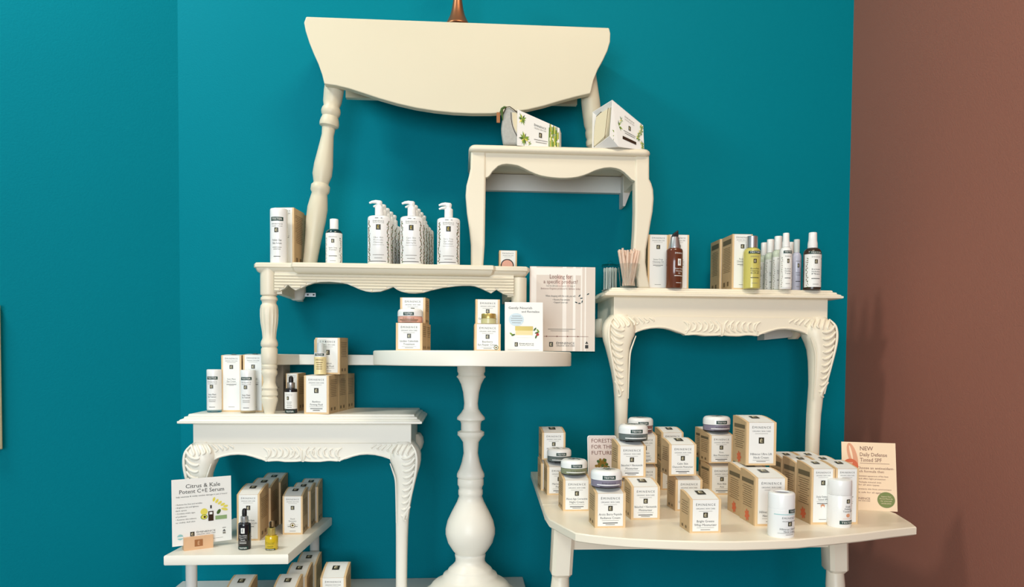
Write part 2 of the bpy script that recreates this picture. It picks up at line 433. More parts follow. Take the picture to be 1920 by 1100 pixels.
A = P(1101, 130, -.150); B = P(1116, 275, -.13); B = A + (B - A) * ((Z3 - A.z) / (B.z - A.z)); ax = A - B; Ln = ax.length
qq = (D - .15) / F
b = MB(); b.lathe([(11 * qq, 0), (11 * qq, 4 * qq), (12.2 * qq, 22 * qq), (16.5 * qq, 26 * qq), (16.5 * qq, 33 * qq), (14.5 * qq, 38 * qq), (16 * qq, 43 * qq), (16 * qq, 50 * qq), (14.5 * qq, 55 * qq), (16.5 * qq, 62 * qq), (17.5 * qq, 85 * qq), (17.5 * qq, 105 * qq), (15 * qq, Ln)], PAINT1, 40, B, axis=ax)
b.build('leg', t1, smooth=45)
# copper candlestick on top
yv = -.165; xv = X(858, 30, yv); sv = (D + yv) / F
b = MB()
b.lathe([(23 * sv, 0), (23 * sv, .002), (21 * sv, .006), (18 * sv, .013), (14 * sv, .024), (11 * sv, .038), (8.5 * sv, .058), (6.5 * sv, .085), (5.5 * sv, .14), (8 * sv, .145), (5.5 * sv, .15), (5.5 * sv, .19), (14 * sv, .21), (18 * sv, .22), (18 * sv, .224), (6 * sv, .224)], COPPER, 40, (0, 0, 0))
tag(b.build('candlestick', loc=(xv, yv, zt1)), 'tall copper candlestick with a flared foot on top of the drop-leaf table', 'candlestick')

# ---- table 3
t3 = empty('side_table', 'small white side table with wavy apron and curved legs, carrying two gift pouches', 'table', (0, 0, 0))
a0, a1 = X(879, 272, Y3), X(1222, 288, Y3)
def rounded(x0, x1, y0, y1, r, n=5):
    pts = []
    for cx, cy, s_ in ((x0 + r, y0 + r, 180), (x1 - r, y0 + r, 270)):
        for i in range(n + 1):
            a = R(s_ + 90 * i / n); pts.append((cx + r * math.cos(a), cy + r * math.sin(a)))
    return pts + [(x1, y1), (x0, y1)]
b = MB(); b.loft(rounded(a0, a1, Y3, -.004, .018), [(.006, Z3 - .016), (.0015, Z3 - .013), (0, Z3 - .009), (.0015, Z3 - .004), (.006, Z3)], PAINT3); b.build('tabletop', t3, smooth=50)
Yq = -.215
lw = [(909, 333), (914, 332), (918, 329), (923.5, 320.7), (934, 311), (942, 308), (950, 307), (960, 308), (971, 310), (982, 315), (993, 320.7), (1004, 325.5), (1014.6, 329), (1025, 331), (1036, 332.5), (1049, 333.5), (1061, 333.7), (1072, 333), (1083, 331.5), (1094, 328.5), (1104, 324.7), (1114, 320), (1123, 317), (1133, 314.5), (1144.5, 313.6), (1155, 315), (1163, 317.6), (1171, 323), (1178.5, 330), (1184, 336), (1192, 340)]
b = MB(); L3 = [(X(u, v, Yq), Z(u, v, Yq)) for u, v in lw]
b.prism([(L3[0][0], Z3 - .014)] + L3 + [(L3[-1][0], Z3 - .014)], Yq, Yq + .016, PAINT3); b.build('apron', t3, smooth=30, bevel=.0015)
b = MB(); b.box(X(885, 300, Yq) + .008, X(885, 300, Yq) + .024, Yq + .03, -.004, Z3 - .065, Z3 - .014, PAINT3); b.build('side_apron', t3)
b = MB(); b.box(X(1216, 300, Yq) - .024, X(1216, 300, Yq) - .008, Yq + .03, -.004, Z3 - .065, Z3 - .014, PAINT3); b.build('side_apron', t3)
def plank_leg(tab, left, right, zend, par, y=-.218, d=.034, vend=None):
    b = MB(); vv = [p[1] for p in left]
    pts = [(X(u, v, y), Z(u, v, y)) for u, v in left] + [(X(u, v, y), Z(u, v, y)) for u, v in right[::-1]]
    zmin = min(p[1] for p in pts)
    pts = [(x, zend if z < zend + .012 else z) for x, z in pts]
    b.prism(pts, y, y + d, PAINT3); return b.build('leg', par, smooth=40, bevel=.005)
plank_leg(t3, [(883, 279), (882, 315), (879, 330), (874.5, 347), (873, 365), (875.5, 396), (880, 427), (883, 458), (883, 502)], [(911, 280), (911, 335), (910, 396), (909, 458), (906, 502)], Z2, t3)
plank_leg(t3, [(1191, 289), (1191, 335), (1191, 396), (1190, 430), (1188, 461), (1188, 491), (1191, 515), (1197, 541)], [(1218, 290), (1218, 335), (1222, 343), (1225.5, 355), (1226.5, 372), (1224.5, 396), (1221, 415), (1217, 440), (1212, 467), (1211, 491), (1214, 515), (1220, 541)], Z4, t3)
yb3 = -.02
b = MB(); b.box(X(905, 330, yb3), X(1172, 350, yb3), yb3, -.002, Z(1040, 359, yb3), Z3 - .017, PAINTG)
b.build('wall_cleat', t3)
b = MB(); y_ = -.05
b.prism([(X(1168, 345, y_), Z(1168, 330, y_)), (X(1183, 345, y_), Z(1183, 330, y_)), (X(1182, 360, y_), Z(1182, 360, y_)), (X(1172, 385, y_), Z(1172, 386, y_)), (X(1168, 385, y_), Z(1168, 386, y_))], y_, -.003, PAINTG); b.build('rear_leg_stub', t3)

# ---- carved console (two of them)
def carved_table(label, cx, yf, ztop, zl, zr, half=.2555, over=.026, pm=None):
    t = empty('carved_console_table', label, 'table', (cx, 0, ztop), group='carved white console tables')
    b = MB(); w = half + over
    b.loft([(-w, yf - .026), (w, yf - .026), (w, -.004), (-w, -.004)], [(.022, -.022), (.004, -.0215), (0, -.020), (0, -.0155), (.003, -.0145), (.005, -.012), (.011, -.0095), (.012, -.006), (.018, -.0045), (.019, -.001), (.021, 0)], pm)
    b.build('tabletop', t, smooth=25)
    b = MB(); b.loft([(-half, yf), (half, yf), (half, -.004), (-half, -.004)], [(0, -.068), (0, -.021)], pm); b.build('apron_box', t, bevel=.001)
    k = half / 201.0; z0 = -.068
    prof = [(-178, 40), (-168, 34), (-160, 29.5), (-147, 25), (-133, 22), (-119, 21), (-105, 22), (-93, 25), (-80, 29.5), (-73, 31), (-68, 34), (-62, 33), (-48, 33), (-32, 35), (-16, 34.5), (-5, 33), (0, 35)]
    full = prof + [(-x, z) for x, z in prof[-2::-1]]
    b = MB(); pp = [(x * k, z0 - z * k) for x, z in full]
    b.prism([(-178 * k, z0)] + pp + [(178 * k, z0)], yf - .004, yf + .016, pm); frz = b.build('carved_frieze', t, smooth=30)
    def yfr(dz):          # leg front surface
        if dz < 0: return yf - .004
        kn = math.sin(min(1, dz / 22) * math.pi / 2) if dz < 22 else max(0, math.cos((dz - 22) / 170 * math.pi / 2)) if dz < 192 else 0
        return yf - .004 - .016 * kn
    rows0 = [(-3, 170, 203), (2, 166, 208), (7, 163, 213), (14, 160, 217), (22, 159, 219), (34, 161, 219), (45, 166, 217), (58, 170, 213), (78, 172, 208), (100, 172, 203), (124, 172, 199), (150, 172, 196), (180, 172, 194.5), (220, 172, 193.5), (260, 172, 193)]
    orn = MB()
    for sgn, ze in ((-1, zl), (1, zr)):
        rows = []; zend = ze - ztop
        for dz, i, o in rows0:
            hd = .019 + .019 * max(0, 1 - max(0, dz - 10) / 110) ** 1.0
            yfy = yfr(dz)
            rows.append((sgn * (i + o) / 2 * k, (o - i) / 2 * k, yfy + hd, hd, z0 - dz * k))
        last = rows[-1]
        rows = [r_ for r_ in rows if r_[4] > zend + .03]
        rows.append((last[0], last[1], last[2], last[3], zend + .022)); rows.append((sgn * 184 * k, .0165, last[2] - .003, .018, zend + .01)); rows.append((sgn * 184 * k, .015, last[2] - .003, .017, zend))
        b = MB(); b.super(rows, pm, 28, 3.0); b.build('leg', t, smooth=60)
        # rear knee stub near wall
        b = MB(); b.super([(sgn * (half - .002), .012, -.035, .03, z0 + .002), (sgn * (half + .003), .014, -.035, .03, z0 - .008), (sgn * (half + .004), .015, -.035, .03, z0 - .022), (sgn * (half + .002), .013, -.035, .028, z0 - .036), (sgn * (half - .002), .010, -.035, .02, z0 - .046)], pm, 20, 2.4); b.build('rear_knee', t, smooth=60)
        b = MB(); b.box(min(sgn * half, sgn * (half - .014)), max(sgn * half, sgn * (half - .014)), yf + .02, -.004, z0 - .028, z0, pm); b.build('side_rail', t)
        def O(x, dz, lift=0.0): return Vector((sgn * x * k, yfr(dz) - lift if abs(x) > 160 else yf - .004 - lift, z0 - dz * k))
        def stroke(pts, r, taper=True):
            P_ = [O(*p) for p in pts]; n = len(P_); Q = []
            for i in range(n - 1):
                for j in range(4): 
                    tt = j / 4; p_1 = P_[max(i - 1, 0)]; p2 = P_[i]; p3 = P_[i + 1]; p4 = P_[min(i + 2, n - 1)]
                    Q.append(.5 * ((2 * p2) + (p3 - p_1) * tt + (2 * p_1 - 5 * p2 + 4 * p3 - p4) * tt * tt + (3 * p2 - p_1 - 3 * p3 + p4) * tt ** 3))
            Q.append(P_[-1]); N = len(Q)
            orn.tube(Q, [r * (1 if not taper else (.35 + .65 * math.sin(math.pi * (.12 + .80 * i / (N - 1))))) for i in range(N)], pm, 8)
        # spine and leaf lobes down the leg
        stroke([(203, 3), (210, 14), (212.5, 30), (211, 50), (205, 80), (199, 110), (194, 140)], .0034)
        for i in range(10):
            dz = 16 + i * 12.2; xo = 210 if dz < 45 else 210 - (dz - 45) * .155
            ln = 26 - i * 1.3
            stroke([(xo - 1, dz - 3), (xo - ln * .35, dz + 7), (xo - ln * .75, dz + 11), (xo - ln, dz + 9)], .0042 - i * .00013)
        stroke([(200, 118), (191, 132), (188, 143), (193, 146)], .0036)
        # hanging leaves over the frieze corner
        for i in range(8):
            x = 203 - i * 9.5; ln = 20 - i * 1.9
            stroke([(x, 2), (x - 5, 2 + ln * .4), (x - 9, 2 + ln * .8), (x - 5 - (i % 2) * 3, 3 + ln)], .0036 - i * .00015)
        # central scrolls
        for i in range(6):
            x = 6 + i * 11
            stroke([(x + 5, 6 + i * .8), (x - 1, 14), (x + 1, 23), (x + 8, 28 - i * .5)], .0030)
        stroke([(10, 20), (13, 14), (19, 14), (20, 20), (15, 22)], .0022)
        stroke([(2, 12), (3, 24), (1, 33)], .003)
        stroke([(72, 8), (66, 12), (63, 20), (67, 30)], .003)
        stroke([(64, 32.5), (48, 31.5), (32, 33), (14, 33), (3, 32)], .0022, False)
        # bead along arch and inner leg
        stroke([(70, 31), (80, 27), (93, 23), (105, 20), (119, 19), (133, 20), (147, 23), (158, 27)], .0022, False)
        stroke([(163, 36), (168, 50), (173, 68), (174, 100), (174, 150)], .0020)
    orn.build('carved_ornament', frz, smooth=60)
    return t
c4 = (X(1151, 575, -.22) + X(1552, 575, -.22)) / 2
c5 = (X(362, 810, -.25) + X(771, 810, -.25)) / 2
h4 = (X(1552, 575, -.22) - X(1151, 575, -.22)) / 2; h5 = (X(771, 810, -.25) - X(362, 810, -.25)) / 2
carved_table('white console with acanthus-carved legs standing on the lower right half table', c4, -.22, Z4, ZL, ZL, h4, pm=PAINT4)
carved_table('white console with acanthus-carved legs at lower left, above the serum boxes', c5, -.25, Z5, ZS, ZP, h5, pm=PAINT)
# bracket board under right console
yk = -.05
b = MB(); b.prism([(X(1433, 600, yk), Z(1433, 600, yk)), (X(1433, 637, yk), Z(1433, 637, yk)), (X(1482, 637, yk), Z(1482, 632, yk)), (X(1500, 620, yk), Z(1500, 617, yk)), (X(1505, 600, yk), Z(1505, 600, yk))], yk, -.003, PAINTG)
tag(b.build('wall_bracket'), 'grey wooden wall bracket under the right carved console', 'bracket')

# ---- lower left shelf
sh = empty('low_shelf', 'white slab shelf on round posts at the lower left, holding serums', 'shelf', (0, 0, 0))
c = [G(307, 1041.5, ZS), G(540.5, 1039, ZS), G(625, 966, ZS), G(444, 967, ZS)]
poly = [(c[0].x, c[0].y), (c[1].x, c[1].y), (c[2].x, -.004), (c[3].x, -.004)]
b = MB(); b.loft(poly, [(.001, ZS - .021), (0, ZS - .019), (0, ZS - .002), (.0015, ZS)], PAINT); b.build('board', sh)
for u, y_ in ((359, -.33), (590, -.03)):
    b = MB(); xx = X(u, 1080 if u < 400 else 1020, y_); b.lathe([(.012, ZP), (.012, ZS - .02)], PAINTG, 24, (xx, y_, 0)); b.build('post', sh)

# ---- low half table
lt = empty('half_table', 'white drop-leaf half table with bowed front edge at lower right, full of creams', 'table', (0, 0, 0))
lf = [(1017, 946), (1021.5, 960), (1030, 973), (1037, 976.5), (1058, 988), (1079, 998.5), (1107, 1002.5), (1140, 1006), (1177, 1009), (1220, 1011.5), (1263, 1013), (1320, 1014.5), (1380, 1014.5), (1440, 1013), (1498, 1010.5), (1557, 1005), (1615, 999), (1670, 992), (1718.5, 987)]
Lp = [G(u, v, ZL) for u, v in lf]; yh = Lp[0].y
xm = (G(1079, 998.5, ZL).x + G(1718.5, 987, ZL).x) / 2; xh = 2 * xm - Lp[0].x
Rp = [G(u, v, ZL) for u, v in [(1708, 979), (1694, 970.5), (1680, 962)]]
poly = [(p.x, p.y) for p in Lp] + [(p.x, p.y) for p in Rp] + [(xh, yh)]
b = MB(); b.loft(poly, [(.003, ZL - .0165), (0, ZL - .014), (0, ZL - .002), (.0015, ZL)], PAINTL); b.build('leaf', lt, smooth=35)
bl = G(997, 887, ZL)
poly = [(bl.x, -.004), (Lp[0].x, yh + .0012), (xh, yh + .0012), (2 * xm - bl.x, -.004)]
b = MB(); b.loft(poly, [(.002, ZL - .0165), (0, ZL - .014), (0, ZL - .001), (.001, ZL)], PAINTL); b.build('fixed_top', lt, smooth=35)
ya = -.47
b = MB(); b.box(X(1060, 1020, ya), X(1580, 1020, ya), ya, ya + .018, Z(1080, 1030, ya), ZL - .0165, PAINTL); b.build('apron', lt)
for (uT, vT, uB, vB, w_) in ((1061, 1000, 1055, 1080, .021), (1575, 1015, 1579, 1072, .020)):
    A = P(uT, vT, -.47); B = P(uB, vB, -.50); b = MB()
    e = .007
    def oct(cx, cy, w, d, z): return [(cx + a, cy + bb, z) for a, bb in ((-w + e, -d), (w - e, -d), (w, -d + e), (w, d - e), (w - e, d), (-w + e, d), (-w, d - e), (-w, -d + e))]
    A.z = ZL - .0165
    r1 = oct(A.x, A.y + .03, w_ + .001, .028, A.z); r2 = oct(B.x, B.y + .03, w_, .026, B.z); r3 = oct(B.x, B.y + .03, w_ - .004, .022, B.z - .006)
    dn = (B - A); 
    vs = r1 + r2 + r3; fs = []
    for i in range(2):
        for j in range(8): fs.append((i * 8 + (j + 1) % 8, i * 8 + j, (i + 1) * 8 + j, (i + 1) * 8 + (j + 1) % 8))
    fs += [tuple(range(8)), tuple(range(23, 15, -1))]
    fs = [f[::-1] for f in fs]
    b.add(vs, fs, PAINTL)
    top_ = Vector((B.x, B.y + .03, B.z - .004)); k_ = (0 - A.z) / dn.z; bot = Vector((A.x + dn.x * k_, A.y + .03 + dn.y * k_, 0))
    ax = top_ - bot; L_ = ax.length
    b.lathe([(.011, 0), (.013, .1), (.016, L_ - .16), (.013, L_ - .15), (.018, L_ - .14), (.013, L_ - .13), (.019, L_ - .10), (.0195, L_ - .03), (.0175, L_)], PAINTL, 28, bot, axis=ax)
    b.build('leg', lt, smooth=40)

# ------------------------------------------------------------------ product pieces
def logo(b, fn, cx, cz, w, h, bg=LOGO, fg=LOGOL, off=.0004, n=1):
    b.rect(fn, cx - w / 2, cx + w / 2, cz - h / 2, cz + h / 2, bg, off, n)
    b.text(fn, 'É', cx, cz - h * .04, h * .52, fg, w * .48, True, off + .0002)
def brand(b, fn, cx, cz, w, mt=INK, off=.0004):
    b.text(fn, 'ÉMINENCE', cx, cz, w * .115, mt, w, True, off, 1.35)
    b.text(fn, 'ORGANIC SKIN CARE', cx, cz - w * .20, w * .075, mt, w * .98, False, off, 1.1)
def lines(b, fn, cx, cz, w, h, n, mt, off=.0004, jag=.3, seg=1):
    for i in range(n):
        ww = w * (1 - jag * rng.random()); z = cz - i * h
        b.rect(fn, cx - ww / 2, cx + ww / 2, z - h * .14, z + h * .14, mt, off, seg)

BOXN = {}
def product_box(label, x, y, z, w, d, h, title=(), rot=0, rise=None, body=TAN, emb=None, side='L', flower=False, bar=False, group=None, white=WHITE, gold=KRAFT, fsub=True, name='product_box', cat='box'):
    """x,y = middle of the front bottom edge"""
    if rise is None: rise = .009
    ca, sa = math.cos(rot), math.sin(rot)
    t = empty(name, label, cat, (x - sa * d / 2, y + ca * d / 2, z), rot, group)
    b = MB(); n = 6
    top = [(-d / 2 + d * i / n, h + rise * math.sin(i / n * math.pi / 2)) for i in range(n + 1)]
    sidep = [(-d / 2, 0)] + top + [(d / 2, 0)]
    k = len(sidep)
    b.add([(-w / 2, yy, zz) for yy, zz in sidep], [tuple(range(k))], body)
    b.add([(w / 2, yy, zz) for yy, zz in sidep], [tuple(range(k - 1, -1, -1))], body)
    b.add([(-w / 2, -d / 2, 0), (w / 2, -d / 2, 0), (w / 2, -d / 2, h), (-w / 2, -d / 2, h)], [(0, 1, 2, 3)], gold)
    b.add([(-w / 2, d / 2, 0), (w / 2, d / 2, 0), (w / 2, d / 2, h + rise), (-w / 2, d / 2, h + rise)], [(3, 2, 1, 0)], gold)
    b.add([(-w / 2, -d / 2, 0), (w / 2, -d / 2, 0), (w / 2, d / 2, 0), (-w / 2, d / 2, 0)], [(3, 2, 1, 0)], gold)
    for i in range(n):
        (ya_, za_), (yb_, zb_) = top[i], top[i + 1]
        b.add([(-w / 2, ya_, za_), (w / 2, ya_, za_), (w / 2, yb_, zb_), (-w / 2, yb_, zb_)], [(0, 1, 2, 3)], gold)
    # gold edging on the sides
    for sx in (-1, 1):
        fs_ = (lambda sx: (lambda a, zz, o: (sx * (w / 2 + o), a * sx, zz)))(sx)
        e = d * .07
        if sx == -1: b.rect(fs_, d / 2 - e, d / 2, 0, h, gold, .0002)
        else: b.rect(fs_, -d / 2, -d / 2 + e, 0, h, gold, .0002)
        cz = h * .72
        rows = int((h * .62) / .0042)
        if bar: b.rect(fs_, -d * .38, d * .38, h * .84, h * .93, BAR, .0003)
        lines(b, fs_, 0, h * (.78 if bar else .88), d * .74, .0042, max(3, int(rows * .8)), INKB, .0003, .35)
        if flower:
            for i in range(7):
                a = i * .9; b.blob(fs_, math.cos(a) * .006, h * .15 + math.sin(a) * .006, .0058, .003, ORNG, .0004 + i * .00002, a)
        else:
            b.rect(fs_, -d * .3, -d * .14, h * .08, h * .16, INKB, .0004); b.rect(fs_, d * .05, d * .2, h * .08, h * .16, INKB, .0004)
    ct_ = b.build('carton', t, smooth=0)
    # front panel
    b = MB(); fn = flat(-d / 2); e = w * .085
    b.rect(fn, -w / 2 + e, w / 2 - e, min(.004, h * .05), h - .0003, white, .0003)
    cw = w * .62
    bz = h - w * .16
    brand(b, fn, 0, bz, cw, INK, .0005)
    b.rect(fn, -cw * .35, cw * .35, bz - cw * .34, bz - cw * .325, INKG, .0005)
    ls = w * (.165 if h < 1.3 * w else .2)
    lz = bz - cw * .34 - ls * (.70 if h < 1.3 * w else 1.1)
    logo(b, fn, 0, lz, ls * .9, ls, off=.0005)
    tz = lz - ls * (1.15 if h < 1.3 * w else 2.2) - (0 if h < 1.6 * w else h * .06)
    for i, s_ in enumerate(title):
        vs, fs, x0, x1 = glyph(s_, True, 1.0)
        hh = w * .072; ww = (x1 - x0) * hh / CAPH
        b.text(fn, s_, 0, tz - i * w * .115, hh, INK, min(ww, w * .76), True, .0005)
    tz -= len(title) * w * .115
    b.rect(fn, -cw * .45, cw * .45, tz + w * .02, tz + w * .03, INKG, .0005)
    if tz - w * .08 > h * .1:
        b.rect(fn, -cw * .4, cw * .4, tz - w * .065, tz - w * .04, INK if fsub else INKG, .0005)
        b.rect(fn, -cw * .2, cw * .2, tz - w * .115, tz - w * .10, INKG, .0005)
    b.rect(fn, -cw * .25, cw * .25, h * .085, h * .085 + w * .02, INKG, .0005)
    if emb == 'rosette':
        b.blob(fn, w * .33, h * .13, w * .09, w * .09, LEAFD, .0005); b.blob(fn, w * .33, h * .13, w * .065, w * .065, white, .0006)
        b.blob(fn, w * .33, h * .13, w * .05, w * .02, BRONZE, .0007); b.blob(fn, w * .33, h * .13, w * .02, w * .05, BRONZE, .0007)
    if emb == 'plus':
        b.blob(fn, 0, h * .24, w * .13, w * .13, BRONZE, .0005); b.blob(fn, 0, h * .24, w * .10, w * .10, white, .0006)
        b.blob(fn, 0, h * .24, w * .07, w * .035, OILY, .0007); b.blob(fn, 0, h * .24, w * .035, w * .07, OILY, .0007)
    if emb == 'peach':
        b.blob(fn, 0, h * .33, w * .09, w * .09, PEACHD, .0005, n=20); b.blob(fn, 0, h * .31, w * .06, w * .05, white, .0006)
    b.build('front_label', t, smooth=0)
    # top panel
    b = MB(); e = w * .085
    tp = []
    for i in range(n + 1): tp.append((top[i][0], top[i][1] + .0003))
    tp[0] = (tp[0][0] - .0002, tp[0][1])
    for i in range(n):
        (ya_, za_), (yb_, zb_) = tp[i], tp[i + 1]
        b.add([(-w / 2 + e, ya_, za_), (w / 2 - e, ya_, za_), (w / 2 - e, yb_, zb_), (-w / 2 + e, yb_, zb_)], [(0, 1, 2, 3)], white)
    def ft(a, s_, o):
        yy = s_; f_ = (yy + d / 2) / d; zz = h + rise * math.sin(max(0, min(1, f_)) * math.pi / 2) + .0003 + o
        return (a, yy, zz + .0006)
    lw_ = w * .28; 
    for i in range(4): b.rect(ft, -lw_ / 2, lw_ / 2, d * .02 + lw_ * .6 * (i / 2 - 1), d * .02 + lw_ * .6 * ((i + 1) / 2 - 1), LOGO, .0004)
    b.text(ft, 'É', 0, d * .02, lw_ * .6, LOGOL, lw_ * .45, True, .0009)
    b.build('lid_label', ct_, smooth=0)
    return t
def bx(label, uL, uR, vB, vT, z, d, title=(), y=None, rot=0, w=None, h=None, **kw):
    um = (uL + uR) / 2
    if y is None: y = G(um, vB, z).y
    xl, xr = X(uL, vB, y), X(uR, vB, y)
    x = (xl + xr) / 2
    if w is None: w = (xr - xl) / math.cos(rot)
    if h is None: h = Z(um, vT, y) - z
    product_box(label, x, y, z, w, d, h, title, rot, **kw)
    return dict(x=x, y=y, w=w, d=d, h=h, z=z, top=z + h)

def jar(label, uL, uR, vT, z, y, tint, lidm=PLW, wdt=None, top=True, body_h=None, strip=True, group='cream jars marked as testers', x=None):
    """y = jar axis depth"""
    r = (X(uR, vT, y) - X(uL, vT, y)) / 2 if wdt is None else wdt / 2
    xx = (X(uR, vT, y) + X(uL, vT, y)) / 2
    h = Z((uL + uR) / 2, vT, y) - z
    h = r * 1.1
    t = empty('cream_jar', label, 'jar', (xx, y, z), rng.uniform(-.1, .1), group)
    bh = h * .44
    b = MB()
    b.lathe([(r * .90, 0), (r * .96, bh * .06), (r * .97, bh * .14)], BLACK if tint in (GREYJ, SAGEJ, LILJ) else tint, 40)
    b.lathe([(r * .97, bh * .14), (r * .985, bh * .3), (r * .985, bh * .92), (r * .95, bh)], tint, 40, capb=False)
    fn = wrap(r * .985)
    b.text(fn, 'ÉMINENCE', 0, bh * .68, bh * .16, INK, r * .9, True, .0004)
    b.rect(fn, -r * .8, r * .8, bh * .38, bh * .50, PLW if tint != PINKJ else INKB, .0003, 10)
    b.rect(fn, -r * .6, r * .7, bh * .20, bh * .28, INK, .0003, 10)
    b.build('jar_body', t)
    b = MB()
    b.lathe([(r * .93, bh), (r, bh + .0005), (r, bh + (h - bh) * .5), (r * .985, bh + (h - bh) * .68), (r * .93, bh + (h - bh) * .84), (r * .82, h * .98), (r * .7, h)], lidm, 48)
    fn = wrap(r)
    if strip:
        zc = bh + (h - bh) * .32
        b.rect(fn, -r * .42, r * .42, zc - (h - bh) * .20, zc + (h - bh) * .20, GREENK, .0004, 8)
        b.text(fn, 'TESTER', 0, zc, (h - bh) * .22, PLW, r * .66, False, .0007)
    if top:
        ft = lambda a, s_, o: (a, s_, h + o)
        for i in range(18):
            a = rng.random() * 6.28; q_ = rng.uniform(.1, .5) * r
            b.blob(ft, q_ * math.cos(a), q_ * math.sin(a), r * .12, r * .05, LOGO if i % 3 else LEAFD, .0002 + i * 1e-5, a)
    b.build('lid', t)
    return t

W1, D1, H1 = .056, .054, .0625
# ------------------------------------------------------------------ lower right table goods
ARC = 'stacked cream boxes on the half table'
def low(label, uL, uR, vB, z=ZL, y=None, title=(), w=W1, d=D1, h=H1, **kw):
    return bx(label, uL, uR, vB, 0, z, d, title, y=y, w=w, h=h, group=ARC, rot=R(2), **kw)
Bk = ('Bakuchiol + Niacinamide', 'Moisturizer')
a1 = low('cream box under a grey jar at the back left corner of the half table', 1025.5, 1072, 927, title=('Marine Flower', 'Peptide'))
a1b = low('kraft cream box at the back left of the half table, under the topmost one there', 1022, 1068, 0, y=a1['y'] + D1 + .001, title=('Marine Flower', 'Peptide'))
a2 = low('upper kraft and white cream box standing highest at the left end of the half table', 1023, 1069, 0, z=a1['top'] + .009, y=a1['y'] + D1 + .001, title=('Marine Flower', 'Peptide'), w=.0545)
jar('white-lidded grey jar in front of the highest box at the left end', 1026, 1071, 849, a1['top'] + .009, a1['y'] + .028, GREYJ)
bB = low('cream box below the sage jar, left of the forest card', 1055.5, 1107, 957.5, title=('Monoi Age Corrective', 'Night Cream'))
jar('white-lidded sage green jar on the second box from the left', 1051.5, 1101, 866, bB['top'] + .0085, bB['y'] + .028, SAGEJ)
bC = low('berry peptide cream box at the front left of the half table', 1115, 1173, 989, title=('Arctic Berry Peptide', 'Radiance Cream'))
jar('white-lidded lilac-grey jar on the frontmost left cream box', 1108, 1166, 887, bC['top'] + .0085, bC['y'] + .028, LILJ)
bD = low('bakuchiol cream box standing on the table right of the berry box', 1182, 1238, 973.5, title=Bk)
yD = bD['y'] + D1 + .001
low('cream box hidden behind the lower bakuchiol box, supporting the raised one', 1178, 1228, 0, y=yD, title=Bk)
bD2 = low('raised bakuchiol cream box carrying a green-grey jar', 1170, 1222, 0, z=bD['top'] + .009, y=yD, title=Bk)
jar('white-lidded green-grey jar on the raised bakuchiol box', 1160, 1214, 811, bD2['top'] + .0085, yD + .028, GREYJ)
yE = -2 + 1.635
bE = low('lower cream box in the shaded stack behind the bakuchiol boxes', 1197, 1246, 0, y=yE, title=('Firm Skin', 'Moisturizer'))
bE2 = low('upper cream box in the stack behind the bakuchiol boxes, under the rose jar', 1196, 1245, 0, z=bE['top'] + .009, y=yE, title=('Firm Skin', 'Moisturizer'))
jar('white-lidded rose jar at the back beside the console leg', 1178, 1224, 794, bE2['top'] + .0085, yE + .028, ROSEJ)
yF = -2 + 1.71
bF = low('lower cream box at the back behind the calm skin boxes', 1252, 1296, 0, y=yF, title=('Calm Skin',))
low('upper cream box peeking out behind the calm skin box', 1251, 1295, 0, z=bF['top'] + .009, y=yF, title=('Calm Skin',), w=.053)
bG = low('lower calm skin box, standing on the table behind the greens box', 1265, 1317.5, 957, title=('Calm Skin', 'Chamomile Moisturizer'))
low('upper calm skin chamomile box on top of its twin', 1266.7, 1320, 0, z=bG['top'] + .009, y=bG['y'] - .004, title=('Calm Skin', 'Chamomile Moisturizer'))
low('greens whip moisturizer box alone at the front middle of the half table', 1291.5, 1353, 998.5, title=('Bright Greens', 'Whip Moisturizer'), w=.0565, h=.059)
yI = -2 + 1.645; dI = .062
bI = low('lower front box of the shaded block left of the tall neck cream box', 1345, 1393, 0, y=yI, d=dI, title=('Firm Skin', 'Acai'), bar=True)
low('lower rear box of the shaded block left of the tall neck cream box', 1340, 1388, 0, y=yI + dI + .001, d=dI, title=('Firm Skin', 'Acai'), bar=True)
bI2 = low('upper front box of the shaded block, under the lilac jar', 1343, 1391, 0, z=bI['top'] + .009, y=yI, d=dI, title=('Firm', 'Skin Moisturizer'), bar=True)
low('upper rear box of the shaded block, behind the lilac jar', 1332, 1380, 0, z=bI['top'] + .009, y=yI + dI + .001, d=dI, title=('Firm', 'Skin Moisturizer'), bar=True)
jar('white-lidded lilac jar just left of the tall neck cream box', 1319, 1368, 795, bI2['top'] + .0085, yI + .03, LILJ)
HB = ('Hibiscus Ultra Lift', 'Neck Cream'); HG = 'hibiscus neck cream boxes'
kw = dict(title=HB, flower=True, bar=True, group=HG)
k1 = bx('front neck cream box with an orange flower, behind the slanted white tester', 1415, 1475, 985.7, 896, ZL, .074, **kw)
k1b = bx('rear neck cream box with an orange flower, left of the front one', 1408, 1464, 0, 0, ZL, .074, y=k1['y'] + .076, w=k1['w'], h=k1['h'], **kw)
bx('topmost neck cream box, stacked across the two lower ones', 1396.6, 1456, 885.7, 0, k1['top'] + .0095, .074, y=-2 + 1.425, w=.060, h=.0845, **kw)
DG = 'tinted sunscreen boxes'
l1w = .0445; ly = G(1541, 982.7, ZL).y; lx = X(1541.7, 982.7, ly); lh = .106
for r_ in range(3):
    for c_ in range(2):
        nm = ['front', 'middle', 'rear'][r_] + ' ' + ['left', 'right'][c_]
        product_box(nm + ' box in the block of six tinted sunscreen boxes', lx + c_ * (l1w + .0015), ly + r_ * .064, ZL, l1w, .062, lh - .002, ('Daily Defense', 'Tinted SPF'), 0, emb='peach', flower=True, bar=True, group=DG, rise=.008)

